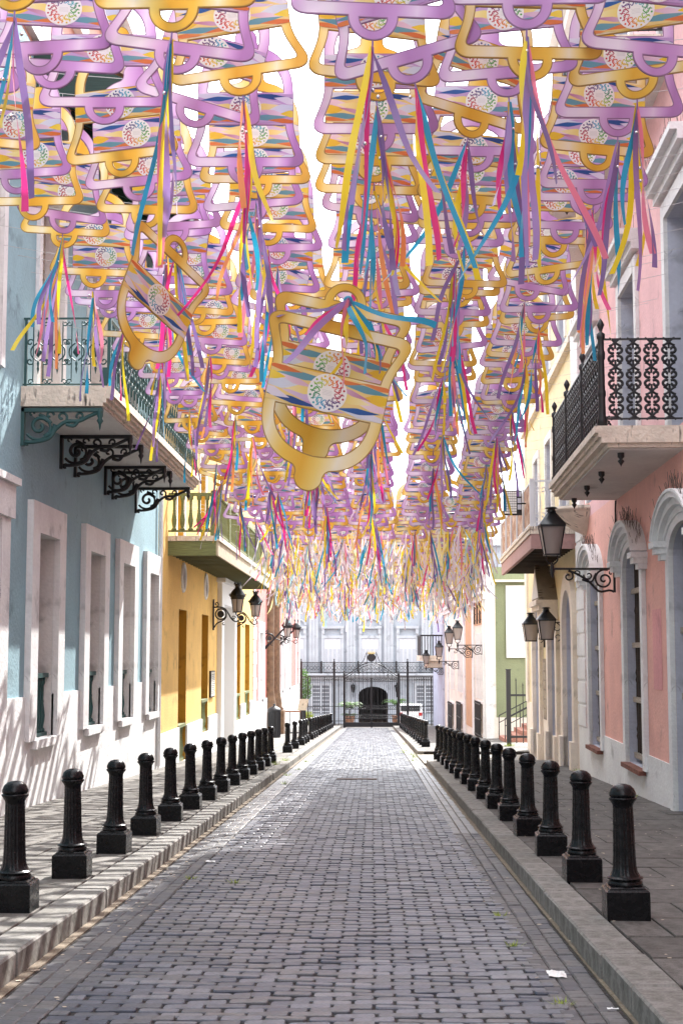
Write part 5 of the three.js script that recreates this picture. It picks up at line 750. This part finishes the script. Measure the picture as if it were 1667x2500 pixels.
  for (let row = 0; row < 43; row++) {
    const d = 7.64 + row * 0.81, sagRow = rr(-0.10, 0.10), H = 6.2 - 0.75 * Math.exp(-Math.max(0, d - 8.4) / 3.2) - 1.22 * Math.max(0, (d - 22) / 20) ** 1.3 + sagRow;
    const late = d > 32.5;
    (late ? lateCols : cols).forEach((x0, c) => {
      const x = x0 > 0.5 && !late ? x0 * (1 + 0.012 * (d - 9)) : x0 < -0.5 && !late ? x0 * (1 - 0.008 * Math.max(0, d - 21)) : x0;
      colour[c] = rnd() < 0.72 ? !colour[c] : colour[c];
      const g = new THREE.Group(), sag = 0.16 * (x / 3) ** 2 + rr(-0.05, 0.05), near = d < 15;
      g.position.set(x + rr(-0.035, 0.035), H + gy(d) + sag + TOP, -(d + rr(-0.07, 0.07)));
      g.rotation.set(rr(-0.19, 0.09), rr(-0.18, 0.18) + (near && rnd() < 0.3 ? rr(-0.5, 0.5) : 0), (c < 2 ? -0.02 : 0) + rr(-0.07, 0.07) + (rnd() < 0.2 ? rr(-0.26, 0.26) : 0), 'YXZ'); g.scale.setScalar(0.95);
      const rib = rnd() < (d < 8.3 ? 0.9 : d < 15 ? 0.5 : d < 28 ? 0.33 : d < 33.5 ? 0.36 : 1), isFar = false;
      fill(g, colour[c], rib, isFar ? add : null, d > 33.5 ? 0.6 : 0.28);
      if (isFar) return;
      g.name = numbered('bell_ornament'); scene.add(g);
      tag(g, `${colour[c] ? 'gold' : 'lilac'} bell plaque${rib ? ' with ribbons' : ''}, ${th(row + 1)} from the near end, ${late ? lateNames[c] : names[c]}`, 'bell ornament', 'bell plaques hung over the street');
    });
    if (d > 0) { const y = H + gy(d) + TOP + 0.16, w = mesh('wire', tube([V(XWL + 0.1, y + 0.5, -d), V(-3, y + 0.16, -d), V(0, y, -d), V(3, y + 0.16, -d), V(xr(d) - 0.05, y + 0.42, -d)], 0.003, 16, 4), M.wire); tag(w, `thin wire across the street carrying the ${th(row + 1)} row of bells`, 'wire', 'wires strung across the street'); }
  }
  // three bells that slipped and hang askew
  const askew = (pos, rot, label, rib) => { const g = grp('bell_ornament', pos); g.rotation.set(...rot, 'YXZ'); fill(g, true, false); tag(g, label, 'bell ornament', 'bell plaques hung over the street'); return g; };
  askew([-0.43, 2.74, -9.2], [-0.1, 0.1, Math.PI - 0.22], 'gold bell plaque hanging upside down, front one of the low middle pair');
  askew([-0.40, 3.00, -9.7], [-0.1, 0.1, Math.PI - 0.20], 'gold bell plaque hanging upside down behind the other of the low middle pair');
  { const up = 0.22 - Math.PI, front = scene.children.find((o) => o.userData.label?.includes('front one of the low')), at = [0.0, -0.16 - TOP, 0.03];
    [[2, 0.75, -0.15], [2, 0.62, 1.25], [1, 0.8, 0.35], [1, 0.72, 0.12], [2, 0.6, 0.55], [3, 0.5, -0.5], [0, 0.62, -0.75], [5, 0.75, -0.55], [6, 0.66, -0.3], [0, 0.55, 0.1]].forEach(([c, l, lean], k) => share('ribbon', k % 3 ? calm[k] : wild[k], RC[c], front, [at[0], at[1], at[2] + k * 0.006], [0, 0, up + lean], [1.05, l * 0.72, 1])); share('knot', new THREE.SphereGeometry(0.035, 8, 6), RC[2], front, at); }
  askew([-1.92, 3.98, -11.3], [0, 0.95, Math.PI - 0.42], 'gold bell plaque twisted upside down before the blue house balcony');
}
renderer.render(scene, camera);
